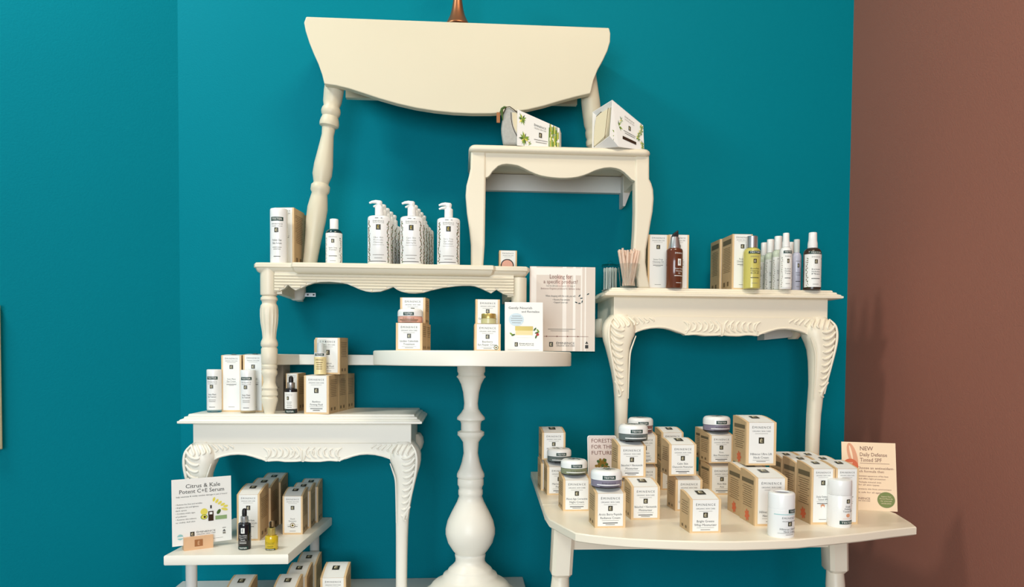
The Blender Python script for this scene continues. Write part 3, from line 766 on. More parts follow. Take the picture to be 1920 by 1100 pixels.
def cyl_item(name, label, cat, uL, uR, vB, vT, z, y=None, group=None):
    if y is None:
        y = G((uL + uR) / 2, vB, z).y
        r = (X(uR, vB, y) - X(uL, vB, y)) / 2; y += r
    r = (X(uR, (vB + vT) / 2, y) - X(uL, (vB + vT) / 2, y)) / 2; xx = (X(uR, (vB + vT) / 2, y) + X(uL, (vB + vT) / 2, y)) / 2
    h = Z((uL + uR) / 2, vT, y) - z
    return empty(name, label, cat, (xx, y, z), 0, group), r, h
# neck cream tester with slanted top
t, r, h = cyl_item('cream_dispenser', 'white slant-topped neck cream tester standing in front of the flower boxes', 'bottle', 1441, 1488, 1009, 919, ZL)
b = MB(); b.lathe([(r * .97, 0), (r, .002), (r, h * .62), (r * .985, h * .625), (r * .985, h * .63), (r, h * .635), (r, h * .92), (r * .985, h * .94)], PLW, 48)
fn = wrap(r, ang=.15)
b.rect(fn, 0.0, r * 1.0, h * .545, h * .625, GREENK, .0004, 10); b.text(fn, 'TESTER', r * .5, h * .585, h * .04, PLW, r * .8, False, .0008)
b.rect(fn, -r * 1.1, r * 1.3, h * .51, h * .525, MINT, .0003, 14)
brand(b, fn, r * .15, h * .44, r * 1.25)
logo(b, fn, r * .15, h * .31, r * .36, h * .095, n=3)
b.text(fn, 'Hibiscus Ultra Lift', r * .15, h * .2, h * .04, INK, r * 1.6, True); b.text(fn, 'Neck Cream', r * .15, h * .145, h * .04, INK, r * 1.0, True)
b.rect(fn, -r * .8, r * 1.1, h * .105, h * .112, INKG, .0004, 8); b.rect(fn, -r * .2, r * .5, h * .07, h * .08, INKG, .0004, 6)
b.build('bottle', t)
b = MB(); b.lathe([(r * .985, h * .94), (r * .96, h * .96), (r * .88, h * .975), (r * .62, h * .975), (r * .60, h * .955), (r * .2, h * .955)], PLW, 48, capb=False)
b.lathe([(r * .58, h * .957), (r * .58, h * .958)], LILJ, 40, sy=.8); b.build('cap', t)
t, r, h = cyl_item('lotion_stick', 'slim white sunscreen tester in front of the block of six boxes', 'bottle', 1553.6, 1594.5, 990, 897, ZL)
b = MB(); b.lathe([(r * .96, 0), (r, .002), (r, h * .67), (r * .99, h * .675)], PLW, 48)
fn = wrap(r, ang=.2)
logo(b, fn, r * .1, h * .56, r * .36, h * .085, n=3)
for i, s_ in enumerate(('Daily', 'Defense', 'Tinted SPF')): b.text(fn, s_, r * .1, h * (.45 - .05 * i), h * .035, INK, r * (.5, .7, 1.0)[i], True)
b.blob(fn, r * .1, h * .265, r * .2, h * .04, PEACHD, .0004, n=16); b.rect(fn, -r * .4, r * .6, h * .195, h * .2, PEACHD, .0004, 6)
b.rect(fn, -r * .65, r * .75, h * .08, h * .155, GREENK, .0004, 10); b.text(fn, 'TESTER', r * .05, h * .117, h * .04, PLW, r * 1.1, False, .0008)
b.build('bottle', t)
b = MB(); b.lathe([(r * .985, h * .678), (r, h * .685), (r, h * .955), (r * .97, h * .985), (r * .88, h)], PLW, 48); b.build('cap', t)

# ------------------------------------------------------------------ cards
def card(name, label, BL, BR, TL, th, face, cat='card', group=None):
    ex = (BR - BL); w = ex.length; ex.normalize(); ez = TL - BL; ez = ez - ex * ez.dot(ex); h = ez.length; ez.normalize(); ey = ez.cross(ex)
    t = empty(name, label, cat, (0, 0, 0), 0, group)
    m = Matrix((ex, ey, ez)).transposed().to_4x4(); m.translation = BL; t.matrix_world = m
    return t, w, h
# forest card
yb_ = G(1128, 925, ZL).y
BL, BR, TL = P(1103, 925, yb_), P(1158, 924, yb_), P(1093, 816, yb_ + .022)
BL.z = BR.z = ZL + .0006
t, w, h = card('postcard', 'white rounded postcard reading forests for the future with a golden tree', BL, BR, TL, .001, WHITE)
def rr_poly(x0, x1, z0, z1, r, n=5):
    pts = []
    for cx, cz, s_ in ((x1 - r, z0 + r, 270), (x1 - r, z1 - r, 0), (x0 + r, z1 - r, 90), (x0 + r, z0 + r, 180)):
        for i in range(n + 1): a = R(s_ + 90 * i / n); pts.append((cx + r * math.cos(a), cz + r * math.sin(a)))
    return pts
b = MB(); b.prism(rr_poly(0, w, 0, h, .005), 0, .0012, WHITE); b.build('card_stock', t, smooth=0)
b = MB(); fn = flat(0)
b.poly(fn, rr_poly(.0025, w - .0025, .003, h - .0025, .004), INKG, .0002); b.poly(fn, rr_poly(.003, w - .003, .0035, h - .003, .004), PINKC, .0003)
for i, s_ in enumerate(('FORESTS', 'FOR THE', 'FUTURE')): b.text(fn, s_, w * .5, h * (.91 - .105 * i), h * .07, BROWNT, w * .72, False, .0006)
for i in range(34):
    a = rng.random() * 6.28; q_ = math.sqrt(rng.random())
    b.blob(fn, w * .5 + q_ * math.cos(a) * w * .25, h * .47 + q_ * math.sin(a) * h * .11, w * .06, w * .05, BRONZE if i % 4 else LEAFD, .0005 + i * 1e-5, a, 7)
b.rect(fn, w * .475, w * .525, h * .28, h * .38, BRONZE, .0005); b.build('print', t, smooth=0)
# SPF card
BL, BR = G(1580, 953.5, ZL), G(1683, 959, ZL)
TL = P(1562, 827, BL.y + .036)
t, w, h = card('display_card', 'peach card reading new daily defense tinted SPF leaning at the right end', BL, BR, TL, .001, PEACH)
b = MB(); b.prism([(0, 0), (w, 0), (w, h), (0, h)], 0, .0016, PEACH); b.build('card_stock', t, smooth=0)
b = MB(); fn = flat(0)
b.blob(fn, w * .2, h * .80, w * .085, h * .19, PEACHD, .0004, .25, 24); b.blob(fn, w * .175, h * .84, w * .02, h * .11, PEACH, .0005, .2, 16)
b.blob(fn, w * .16, h * .64, w * .145, w * .145, ORNG, .0006, 0, 28); b.text(fn, 'SPF', w * .16, h * .68, h * .035, PEACH, None, False, .0008); b.text(fn, '30', w * .17, h * .61, h * .07, PEACH, None, True, .0008)
b.text(fn, 'NEW', w * .34, h * .91, h * .06, BROWNT, w * .25, True, align='L'); b.text(fn, 'Daily Defense', w * .34, h * .82, h * .055, BROWNT, w * .5, True, align='L'); b.text(fn, 'Tinted SPF', w * .34, h * .74, h * .055, BROWNT, w * .4, True, align='L')
b.rect(fn, w * .34, w * .88, h * .685, h * .69, BROWNT)
b.text(fn, 'Choose an antioxidant-', w * .28, h * .62, h * .035, BROWNT, w * .68, True, align='L'); b.text(fn, 'rich formula that:', w * .28, h * .57, h * .035, BROWNT, w * .5, True, align='L')
for i, (a_, s_) in enumerate(((.52, 'minimizes appearance of fine lines'), (.48, 'and offers light protection'), (.43, 'Multiple mineral tints'), (.39, 'for all skin types'), (.33, 'protects skin from environment'), (.28, 'is safe for all ages of skin'))):
    b.text(fn, s_, w * .3, h * (a_ - .02), h * .022, BROWNT, w * (.55, .5, .42, .38, .6, .58)[i], False, align='L')
b.text(fn, 'ÉMINENCE', w * .36, h * .17, h * .03, BROWNT, w * .3, True); b.text(fn, 'ORGANIC SKIN CARE', w * .36, h * .135, h * .018, BROWNT, w * .3, False)
b.blob(fn, w * .80, h * .16, w * .16, h * .115, LEAFG if False else mat('olive_badge', (120, 132, 74), .6), .0005, 0, 28)
for i, s_ in enumerate(('Supports Clean', 'Mineral Planet Kit', 'for yourself', 'and the planet')): b.text(fn, s_, w * .80, h * (.21 - .033 * i), h * .018, PEACH, w * (.18, .24, .2, .18)[i], False, .0008)
b.build('print', t, smooth=0)
b = MB(); b.add([(w * .05, .002, h * .75), (-w * .26, .05, h * .66), (-w * .1, .05, 0), (w * .1, .002, 0)], [(0, 1, 2, 3)], WHITE); b.add([(w * .05, .003, h * .75), (-w * .26, .051, h * .66), (-w * .1, .051, 0), (w * .1, .003, 0)], [(3, 2, 1, 0)], WHITE); b.build('easel_back', t, smooth=0)
# gently nourish card
yg = -.385
BL, BR, TL = P(946.5, 660, yg), P(1018, 661, yg), P(949.7, 566, yg + .012)
BL.z = BR.z = ZR
t, w, h = card('display_card', 'white card reading gently nourish and revitalize on the round table', BL, BR, TL, .001, WHITE)
b = MB(); b.prism([(0, 0), (w, 0), (w, h), (0, h)], 0, .002, WHITE); b.build('card_stock', t, smooth=0)
b = MB()
b.text(fn, 'Gently Nourish', w * .10, h * .885, h * .045, INK, w * .62, True, align='L'); b.text(fn, 'and Revitalize', w * .44, h * .81, h * .04, INK, w * .47, True, align='L')
b.blob(fn, w * .3, h * .645, w * .2, h * .13, LBLUE, .0004, 0, 28)
for i in range(4): b.rect(fn, w * (.16 + (.03 if i in (0, 3) else 0)), w * (.46 - (.04 if i in (0, 3) else 0)), h * (.71 - .045 * i), h * (.718 - .045 * i), INKG, .0006)
b.rect(fn, w * .27, w * .74, h * .42, h * .51, OILY if False else GOLD, .0005); b.rect(fn, w * .28, w * .73, h * .33, h * .42, CREAM, .0005); b.rect(fn, w * .30, w * .7, h * .28, h * .33, WHITE, .0005)
for (x_, z_, a_, mt_) in ((.79, .45, .9, LEAFD), (.84, .38, .3, LEAFD), (.87, .42, 2.2, LEAFG), (.22, .33, .4, LEAFD), (.17, .35, 2.5, LEAFG), (.82, .30, 1.2, LEAFD)): b.blob(fn, w * x_, h * z_, w * .055, w * .022, mt_, .0005, a_)
b.blob(fn, w * .86, h * .345, w * .04, w * .04, mat('red_berry_print', (178, 60, 50), .5), .0006)
logo(b, fn, w * .30, h * .14, w * .085, h * .085); b.text(fn, 'ÉMINENCE', w * .57, h * .155, h * .028, INK, w * .38, True); b.text(fn, 'ORGANIC SKIN CARE', w * .57, h * .12, h * .02, INK, w * .38, False)
b.rect(fn, w * .08, w * .9, h * .03, h * .034, INKG); b.build('print', t, smooth=0)
# poster
yp = -.205
BL, BR, TL = P(992.5, 663, yp), P(1115, 663.7, yp), P(992.5, 499, yp + .004)
BL.z = BR.z = ZR + .003
t, w, h = card('poster_stand', 'pale poster asking about a specific product in an upright clear acrylic stand', BL, BR, TL, .001, BEIGE, 'poster')
b = MB(); b.prism([(0, 0), (w, 0), (w, h), (0, h)], 0, .001, BEIGE); 
for x0_, x1_ in ((.02, .10), (.50, .56), (.66, .70), (.78, .80), (.84, .86)): b.rect(fn, w * x0_, w * x1_, 0, h, BEIGE2, .0002)
b.rect(fn, w * .42, w * .62, h * .76, h * .985, mat('poster_blush', (232, 208, 196), .4), .00015)
b.rect(fn, w * .02, w * .8, h * .90, h * .985, BEIGE2, .00018)
b.text(fn, 'Looking for', w * .47, h * .885, h * .05, BROWNT, w * .34, True); b.text(fn, 'a specific product?', w * .47, h * .825, h * .045, BROWNT, w * .52, True)
b.text(fn, 'Scan the QR code to shop our full range of', w * .47, h * .775, h * .02, INKG, w * .44, False, off=.0005); b.text(fn, 'Eminence Organics products for delivery today', w * .47, h * .742, h * .02, BROWNT, w * .6, False, off=.0005)
b.text(fn, 'When shopping with this code, you will:', w * .47, h * .655, h * .022, INK, w * .46, True, off=.0005); b.text(fn, '• Receive free samples', w * .48, h * .612, h * .022, INK, w * .26, False, off=.0005); b.text(fn, '• Support your spa', w * .47, h * .58, h * .022, INK, w * .22, False, off=.0005)
for (x_, z_, a_) in ((.76, .66, .8), (.79, .63, .2), (.71, .58, 2.8), (.76, .57, .1), (.80, .59, 1.3), (.89, .68, .5)): b.blob(fn, w * x_, h * z_, w * .022, w * .008, TEALG, .0005, a_)
b.rect(fn, w * .28, w * .70, h * .258, h * .264, INKG, .0005); b.rect(fn, w * .32, w * .60, h * .238, h * .243, INKG, .0005)
b.rect(fn, w * .22, w * .9, h * .173, h * .177, BROWNT, .0005)
for x_ in (.26, .42, .58, .74): b.blob(fn, w * x_, h * .175, w * .01, w * .01, BROWNT, .0006)
logo(b, fn, w * .33, h * .08, w * .06, h * .055, LOGO, LOGOL); b.text(fn, 'ÉMINENCE', w * .55, h * .095, h * .026, INK, w * .28, True); b.text(fn, 'ORGANIC SKIN CARE', w * .55, h * .065, h * .018, INK, w * .28, False)
b.rect(fn, w * .85, w * .90, h * .035, h * .075, INK, .0005); b.poly(fn, [(w * .85, h * .09), (w * .90, h * .09), (w * .875, h * .12)], INK, .0005)
b.build('poster_sheet', t, smooth=0)
b = MB(); b.box(-.001, w + .0015, .002, .0045, -.003, h + .001, CLEAR); b.box(-.001, w + .0015, .0045, .055, -.003, -.0005, CLEAR); b.build('acrylic_holder', t, smooth=0)
# citrus card in wood block
pl_, pr_ = G(345, 1033, ZS), G(400, 1026, ZS)
ex = (pr_ - pl_); L_ = ex.length; ang = math.atan2(ex.y, ex.x)
t = empty('card_holder', 'small birch wood block with a burnt logo, gripping the serum card', 'card holder', (pl_.x, pl_.y, ZS), ang)
b = MB(); hB = .0285
b.box(0, L_, 0, .008, 0, hB, WOOD); b.box(0, L_, .010, .020, 0, hB, WOOD); b.box(0, L_, .008, .010, 0, .010, WOOD)
b.rect(flat(0), L_ * .36, L_ * .64, hB * .25, hB * .78, WOODD, .0003); b.text(flat(0), 'É', L_ * .5, hB * .5, hB * .28, WOOD, None, True, .0006); b.build('block', t, smooth=0)
exn = ex.normalized(); eyn = Vector((-exn.y, exn.x, 0))
cl = pl_ + eyn * .0085 - exn * .022; cl.z = ZS + .0105
# extend to the pixel width of the card
cw_ = .124
cr = cl + exn * cw_
TL_ = cl + Vector((0, 0, .145)) + eyn * .004
t, w, h = card('display_card', 'white card reading citrus and kale potent serum, held in the birch block', cl, cr, TL_, .001, WHITE)
b = MB(); b.prism([(0, 0), (w, 0), (w, h), (0, h)], 0, .0012, WHITE); b.build('card_stock', t, smooth=0)
b = MB()
b.text(fn, 'Citrus & Kale', w * .52, h * .89, h * .06, INK, w * .58, True); b.text(fn, 'Potent C+E Serum', w * .5, h * .81, h * .06, INK, w * .76, True)
b.text(fn, 'help minimize & visibly combat damage in just 2 hours!', w * .5, h * .735, h * .022, INK, w * .86, False)
for i, s_ in enumerate(('• Reduces fine lines and wrinkles', '• Brightens skin and lightens', '   dark spots', '• Combats visible signs', '   of pollution', '• Restores skin radiance', '   to visibly dull skin')):
    b.text(fn, s_, w * .06, h * (.62 - .045 * i), h * .021, INK, w * (.44, .38, .18, .32, .18, .34, .32)[i], False, align='L')
for i in range(5): b.blob(fn, w * (.70 + .05 * i), h * (.655 - .03 * i), w * .022, h * .035, YELP, .0005 + i * 2e-5, -.3 - .3 * i, 12)
b.blob(fn, w * .53, h * .48, w * .06, w * .06, YELP, .0005, 0, 18); b.blob(fn, w * .53, h * .40, w * .06, w * .045, LEAFG, .0006, 0, 18); b.blob(fn, w * .53, h * .40, w * .045, w * .034, YELP, .00065, 0, 18); b.blob(fn, w * .54, h * .40, w * .02, w * .02, BROWNG, .0007)
b.rect(fn, w * .6, w * .69, h * .33, h * .48, BROWNG, .0006); b.rect(fn, w * .625, w * .67, h * .48, h * .52, PLW, .0006); b.rect(fn, w * .635, w * .66, h * .52, h * .57, BLACK, .0006); b.rect(fn, w * .62, w * .67, h * .43, h * .465, WHITE, .0008)
b.rect(fn, w * .72, w * .92, h * .34, h * .40, LEAFD if False else mat('cucumber_print', (142, 170, 118), .6), .0005); b.blob(fn, w * .78, h * .46, w * .05, h * .025, LEAFD, .0006, 1.0); b.blob(fn, w * .88, h * .49, w * .06, h * .02, YELP, .0006, -.3)
logo(b, fn, w * .33, h * .16, w * .07, h * .065); b.text(fn, 'ÉMINENCE', w * .56, h * .18, h * .026, INK, w * .32, True); b.text(fn, 'ORGANIC SKIN CARE', w * .56, h * .145, h * .017, INK, w * .32, False)
b.blob(fn, w * .13, h * .13, w * .05, w * .05, MINT, .0005, 0, 20); b.rect(fn, w * .08, w * .18, h * .115, h * .135, WHITE, .0007)
b.poly(fn, [(w * .84, h * .15), (w * .9, h * .15), (w * .87, h * .18)], INK); b.rect(fn, w * .845, w * .895, h * .11, h * .14, INKG); b.rect(fn, w * .84, w * .9, h * .2, h * .21, INKG)
b.rect(fn, w * .3, w * .85, h * .055, h * .059, INKG); b.build('print', t, smooth=0)

# ------------------------------------------------------------------ low shelf goods
SG = 'citrus serum boxes in a row on the low shelf'
f0 = bx('front citrus serum box of its row, behind the black dropper bottle', 445, 486.5, 1013, 927, ZS, .08, ('Citrus & Kale', 'Potent C+E Serum'), group=SG, rise=.013, w=.0515)
for i, lb in ((1, 'middle citrus serum box of the row on the low shelf'), (2, 'rear citrus serum box of the row, against the wall')):
    product_box(lb, f0['x'] + .004 * i, f0['y'] + .0835 * i, ZS, f0['w'], .08, f0['h'], ('Citrus & Kale', 'Serum'), 0, group=SG, rise=.013)
SG2 = 'facial recovery oil boxes in a row on the low shelf'
f1 = bx('front recovery oil box with a gold cross emblem on the low shelf', 530, 567.5, 1001.5, 930, ZS, .062, ('Facial', 'Recovery', 'Oil'), group=SG2, rise=.012, emb='plus')
for i, lb in ((1, 'middle recovery oil box of the row on the low shelf'), (2, 'rear recovery oil box of the row, nearest the wall')):
    product_box(lb, f1['x'] + .006 * i, f1['y'] + .0645 * i, ZS, f1['w'], .062, f1['h'], ('Facial', 'Recovery', 'Oil'), 0, group=SG2, rise=.012, emb='plus')
def dropper(label, uL, uR, vB, vT, z, body, lab='w', y=None, collar=SILV, bulb=BLACK, bodyf=.66, colf=.8, group=None):
    t, r, h = cyl_item('dropper_bottle', label, 'bottle', uL, uR, vB, vT, z, y, group)
    b = MB(); hb = h * bodyf
    b.lathe([(r * .9, 0), (r, .002), (r, hb * .9), (r * .96, hb * .95), (r * .6, hb)], body, 36)
    fn = wrap(r)
    if lab == 'white':
        b.rect(fn, -r * 1.5, r * 1.5, hb * .18, hb * .84, WHITE, .0003, 16)
        brand(b, fn, -r * .1, hb * .76, r * 1.0, INK, .0006); logo(b, fn, -r * .3, hb * .6, r * .36, hb * .14, off=.0006, n=3)
        lines(b, fn, -r * .1, hb * .45, r * 1.0, hb * .07, 4, INKG, .0006, seg=6)
    else:
        mk = WHITE if body is DARKG else LEAFD
        if body is DARKG: b.rect(fn, -r * .28, r * .28, hb * .62, hb * .82, WHITE, .0004, 4); b.text(fn, 'É', 0, hb * .72, hb * .1, INK, None, True, .0007)
        for i, s_ in enumerate(('Citrus & Kale', 'Potent C+E', 'Serum') if body is DARKG else ('Facial', 'Recovery Oil')): b.text(fn, s_, 0, hb * (.54 - .08 * i), hb * .055, mk, r * (1.2, 1.1, .7)[i], True, .0005)
        lines(b, fn, 0, hb * .3, r * 1.1, hb * .05, 2, mk, .0005, seg=6)
    b.rect(fn, -r * .8, r * .8, hb * .03, hb * .13, GREENK, .0007, 10); b.text(fn, 'TESTER', 0, hb * .08, hb * .06, WHITE, r * 1.2, False, .0011)
    b.build('bottle', t)
    b = MB(); b.lathe([(r * .58, hb), (r * .62, hb + .001), (r * .60, h * colf), (r * .5, h * colf + .001)], collar, 32); b.build('collar', t)
    b = MB(); b.lathe([(r * .36, h * colf + .001), (r * .38, h * .88), (r * .36, h * .95), (r * .25, h * .99), (r * .08, h)], bulb, 24); b.build('rubber_bulb', t)
    return t
dropper('black glass dropper bottle of citrus serum at the shelf front', 446.5, 470.5, 1031, 952.5, ZS, DARKG, bodyf=.66, colf=.80)
dropper('small yellow oil dropper bottle with a clear top on the low shelf', 497, 521.5, 1032, 976, ZS, OILY, collar=GOLD, bulb=CLEAR, bodyf=.50, colf=.75)

# ------------------------------------------------------------------ platform goods
PG = 'serum boxes on the low platform'
def plat(label, uL, uR, vTop, y, w=.05, d=.075, h=.073, rise=.016):
    product_box(label, (X(uL, vTop, y) + X(uR, vTop, y)) / 2, y, ZP, w, d, h, ('Facial', 'Serum'), 0, group=PG, rise=rise)
plat('box farthest left on the platform, half cut by the picture edge', 424, 462, 1110, -.335, w=.052)
plat('front box of the row of three on the platform', 514, 550, 1106, -.335, w=.052)
plat('middle box of the row of three on the platform', 536, 573, 1083, -.235, w=.05)
plat('rear box of the row of three on the platform, by the wall', 555, 592, 1061, -.135, w=.05)
plat('single box right of the row of three on the platform', 601, 648, 1083, -.24, w=.059, d=.08)

# ------------------------------------------------------------------ left console goods (Z5)
def tester_tube(label, uL, uR, vB, vT, z, y=None, name=('Stem Plant', 'Eye Treatment'), clear=True, group='white tester tubes'):
    t, r, h = cyl_item('lotion_tube', label, 'bottle', uL, uR, vB, vT, z, y, group)
    b = MB()
    z0_ = 0
    if clear: b.lathe([(r * .9, 0), (r * .97, .001), (r * .97, h * .06)], CLEAR, 36); z0_ = h * .06
    b.lathe([(r * .985, z0_), (r, z0_ + .001), (r, h * .9), (r, h * .975), (r * .95, h * .995), (r * .86, h)], PLW, 40)
    fn = wrap(r)
    zt = h * .80
    b.rect(fn, -r * .75, r * .75, zt - h * .035, zt + h * .035, GREENK, .0005, 10); b.text(fn, 'TESTER', 0, zt, h * .04, WHITE, r * 1.2, False, .0009)
    brand(b, fn, 0, h * .71, r * 1.3); logo(b, fn, -r * .05, h * .60, r * .45, h * .085, off=.0005, n=3)
    for i, s_ in enumerate(name): b.text(fn, s_, 0, h * (.42 - .055 * i), h * .035, INK, r * 1.1, True)
    lines(b, fn, 0, h * .29, r * 1.1, h * .035, 2, INKG, seg=6); b.rect(fn, -r * .4, r * .4, h * .12, h * .13, INK, .0004, 6)
    b.build('tube', t); return t
CG = 'boxes on the lower left console'
tester_tube('leftmost white tester tube on the lower left console', 388, 415.5, 773, 692, Z5)
tester_tube('white tester tube between two tall boxes on the lower left console', 451, 479, 774.5, 693, Z5)
bx('tall slim white box between the two tester tubes', 415.5, 453, 767, 666, Z5, .04, ('Stem Plant', 'Eye Cream'), y=-.19, group=CG, rise=.002)
bx('tall slim white box just left of the turned console leg', 456, 494, 767, 665, Z5, .036, ('Stem Plant', 'Serum'), y=-.195, group=CG, rise=.002)
bx('tall taupe box in shade right behind the turned console leg', 503, 531.5, 764, 0, Z5, .05, ('Citrus', 'Serum'), y=-.15, h=.112, white=GREYT, gold=GREYT, body=GREYT, rise=0, rot=R(-6), group=CG)
dropper('black dropper bottle with a white label right of the turned leg', 534, 557.5, 775, 704.5, Z5, DARKG, 'white', bodyf=.68, colf=.82)
bx('narrow white box behind the white-labelled dropper bottle', 536, 559, 768, 700, Z5, .06, ('Serum',), y=-.165, rise=.001, rot=R(-6), group=CG)
rg = R(-7)
s0_ = bx('front firming fluid box of the row on the lower left console', 569.5, 617, 776, 704, Z5, .075, ('Bamboo', 'Firming Fluid'), rot=rg, rise=.0015, group=CG)
for i, lb in ((1, 'middle firming fluid box of the row on the lower left console'), (2, 'rear firming fluid box of the row, against the wall')):
    product_box(lb, s0_['x'] - math.sin(rg) * .0765 * i * -1 * -1 + .0 , s0_['y'] + math.cos(rg) * .0765 * i, Z5, s0_['w'], .075 if i < 2 else .07, s0_['h'], ('Bamboo', 'Firming Fluid'), rg, rise=.0015, group=CG)
zt_ = s0_['top'] + .0025
bx('raised firming fluid box standing on top of the row', 591, 637.5, 702, 633, zt_, .07, ('Bamboo', 'Firming Fluid'), y=s0_['y'] + .042, rot=rg, rise=.0015, group=CG)
t, r, h = cyl_item('lotion_pump', 'cream-coloured pump bottle with a clear cap on top of the firming fluid boxes', 'bottle', 589, 612, 702, 636, zt_, y=s0_['y'] + .022)
b = MB(); b.lathe([(r * .9, 0), (r, .0015), (r, h * .48), (r * .97, h * .5)], CREAM, 36)
fn = wrap(r); b.text(fn, 'ÉMINENCE', 0, h * .42, h * .05, INKB, r * 1.3, True); lines(b, fn, 0, h * .34, r * 1.2, h * .06, 4, INKB, seg=6); b.build('bottle', t)
b = MB(); b.lathe([(r * .98, h * .5), (r * .98, h * .62)], PLW, 36); b.rect(wrap(r * .98), -r * .8, r * .8, h * .53, h * .60, GREENK, .0004, 10); b.text(wrap(r * .98), 'TESTER', 0, h * .565, h * .045, WHITE, r * 1.2, False, .0008)
b.lathe([(r * .5, h * .62), (r * .5, h * .78), (r * .42, h * .9)], PLW, 24); b.build('pump', t)
b = MB(); b.lathe([(r * .98, h * .62), (r * .98, h * .97), (r * .93, h)], CLEAR, 36, capb=False); b.build('cap', t)

# ------------------------------------------------------------------ round table goods
RG = 'cream boxes on the round table'
ya_, yb2 = -.40, -.345
g0 = bx('lower calendula cream box of the left stack on the round table', 742, 792, 656, 605, ZR, .053, ('Linden Calendula', 'Treatment'), y=ya_, rot=R(-7), group=RG, rise=.0008)
product_box('cream box hidden behind the lower calendula box, supporting the upper one', g0['x'] + .0065, g0['y'] + .0545, ZR, g0['w'], .053, g0['h'], ('Linden Calendula', 'Treatment'), R(-7), group=RG, rise=.0008)
z_ = g0['top'] + .001
bx('upper calendula cream box of the left stack on the round table', 750, 797.5, 607, 557.5, z_, .053, ('Linden Calendula', 'Treatment'), y=yb2 + .004, rot=R(-7), group=RG, rise=.0008)
jar('pink cream jar with a white lid in the left stack on the round table', 745.5, 793, 579.5, z_, ya_ + .026, PINKJ, top=False)
g1 = bx('lower eye cream box of the right stack, with a round emblem', 889.5, 938.5, 658, 607, ZR, .053, ('Bearberry', 'Eye Repair Cream'), y=ya_, group=RG, rise=.0008, emb='rosette')
product_box('cream box hidden behind the lower eye cream box, supporting the upper one', g1['x'], g1['y'] + .0545, ZR, g1['w'], .053, g1['h'], ('Bearberry', 'Eye Cream'), 0, group=RG, rise=.0008)
z_ = g1['top'] + .001
bx('upper eye cream box of the right stack on the round table', 891.5, 937, 607, 561, z_, .053, ('Bearberry', 'Eye Repair Cream'), y=yb2, group=RG, rise=.0008)
t, r, h = cyl_item('cream_jar', 'small pale gold jar in front of the upper eye cream box', 'jar', 902, 930.5, 606, 588, z_, y=ya_ + .03)
b = MB(); b.lathe([(r * .9, 0), (r, .001), (r, h * .5), (r * .93, h * .54)], mat('pale_olive_glass', (196, 190, 142), .25), 36); b.build('jar_body', t)
b = MB(); b.lathe([(r * .9, h * .54), (r * .96, h * .55), (r * .96, h * .93), (r * .9, h)], GOLD, 36); b.build('lid', t)

# ------------------------------------------------------------------ reeded console goods (Z2)
def leaves(b, fn, xs, z0, z1, n, r):
    for i in range(n):
        z = z0 + (z1 - z0) * i / n; x = xs + rng.uniform(-.3, .3) * r * .35
        b.blob(fn, x, z, r * rng.uniform(.07, .14), r * .055, INKB if i % 3 else LEAFD, .0005 + (i % 5) * 1e-5, rng.uniform(0, 3.1), 6)
        if i % 2: b.blob(fn, xs + rng.uniform(-.2, .2) * r, z + .001, r * .03, r * .06, INK, .0006, 0, 6)
def pump_bottle(label, loc, r, h, title, group, rz=0):
    t = empty('pump_bottle', label, 'bottle', loc, rz, group)
    sy = .74; hb = h * .765
    b = MB(); b.lathe([(r * .93, 0), (r, .002), (r, hb * .93), (r * .97, hb * .965), (r * .86, hb * .985), (r * .5, hb), (r * .34, hb * 1.005)], PLW, 48, sy=sy)
    fn = wrap(r, 1, sy)
    b.text(fn, 'ÉMINENCE', 0, hb * .87, hb * .03, INKG, r * 1.0, True); b.text(fn, 'ORGANIC SKIN CARE', 0, hb * .835, hb * .018, INKG, r * 1.0, False)
    b.rect(fn, -r * .2, r * .2, hb * .69, hb * .80, LOGO, .0004, 3); b.text(fn, 'É', 0, hb * .745, hb * .06, OILY, None, True, .0008)
    for i, s_ in enumerate(title): b.text(fn, s_, 0, hb * (.54 - .05 * i), hb * .032, INKG, r * .85, True)
    b.rect(fn, -r * .5, r * .5, hb * .385, hb * .39, INKG, .0004, 6); b.rect(fn, -r * .5, r * .5, hb * .18, hb * .19, INKG, .0004, 6); b.rect(fn, -r * .35, r * .35, hb * .115, hb * .125, INKG, .0004, 6); b.rect(fn, -r * .9, r * .7, hb * .05, hb * .062, INK, .0004, 8)
    b.rect(fn, -r * .3, 0, hb * .925, hb * .935, INK, .0004, 4); b.rect(fn, r * .2, r * .35, hb * .925, hb * .935, INK, .0004, 2)
    leaves(b, fn, -r * .93, hb * .05, hb * .9, 26, r); leaves(b, fn, r * .93, hb * .05, hb * .9, 26, r)
    b.build('bottle', t)
    b = MB(); zc = hb * 1.005
    b.lathe([(r * .36, zc), (r * .37, zc + .001), (r * .37, zc + h * .13), (r * .33, zc + h * .14), (r * .24, zc + h * .145), (r * .24, h * .965)], PLW, 32)
    xh = r * .22
    b.lathe([(r * .26, h * .945), (r * .27, h * .96), (r * .27, h * .985), (r * .2, h)], PLW, 24)
    b.tube([(xh * .4, 0, h * .975), (-r * .3, 0, h * .985), (-r * .62, 0, h * .98), (-r * .86, 0, h * .962)], [r * .17, r * .16, r * .12, r * .08], PLW, 12)
    b.build('pump', t)
    return t
rP = .0265
yP = -.2425
hP = Z(715, 376.5, yP) - Z2
PGp = 'white pump bottles on the reeded console'
specs = [(711, 5, ('Clear Skin', 'Probiotic', 'Cleanser'), 'left row'), (772, 5, ('Calm Skin', 'Chamomile', 'Exfoliating Peel'), 'middle row'), (841, 2, ('Stone Crop', 'Gel Wash', 'Cleanser'), 'right row')]
order = ['frontmost', 'second', 'third', 'fourth', 'rearmost']
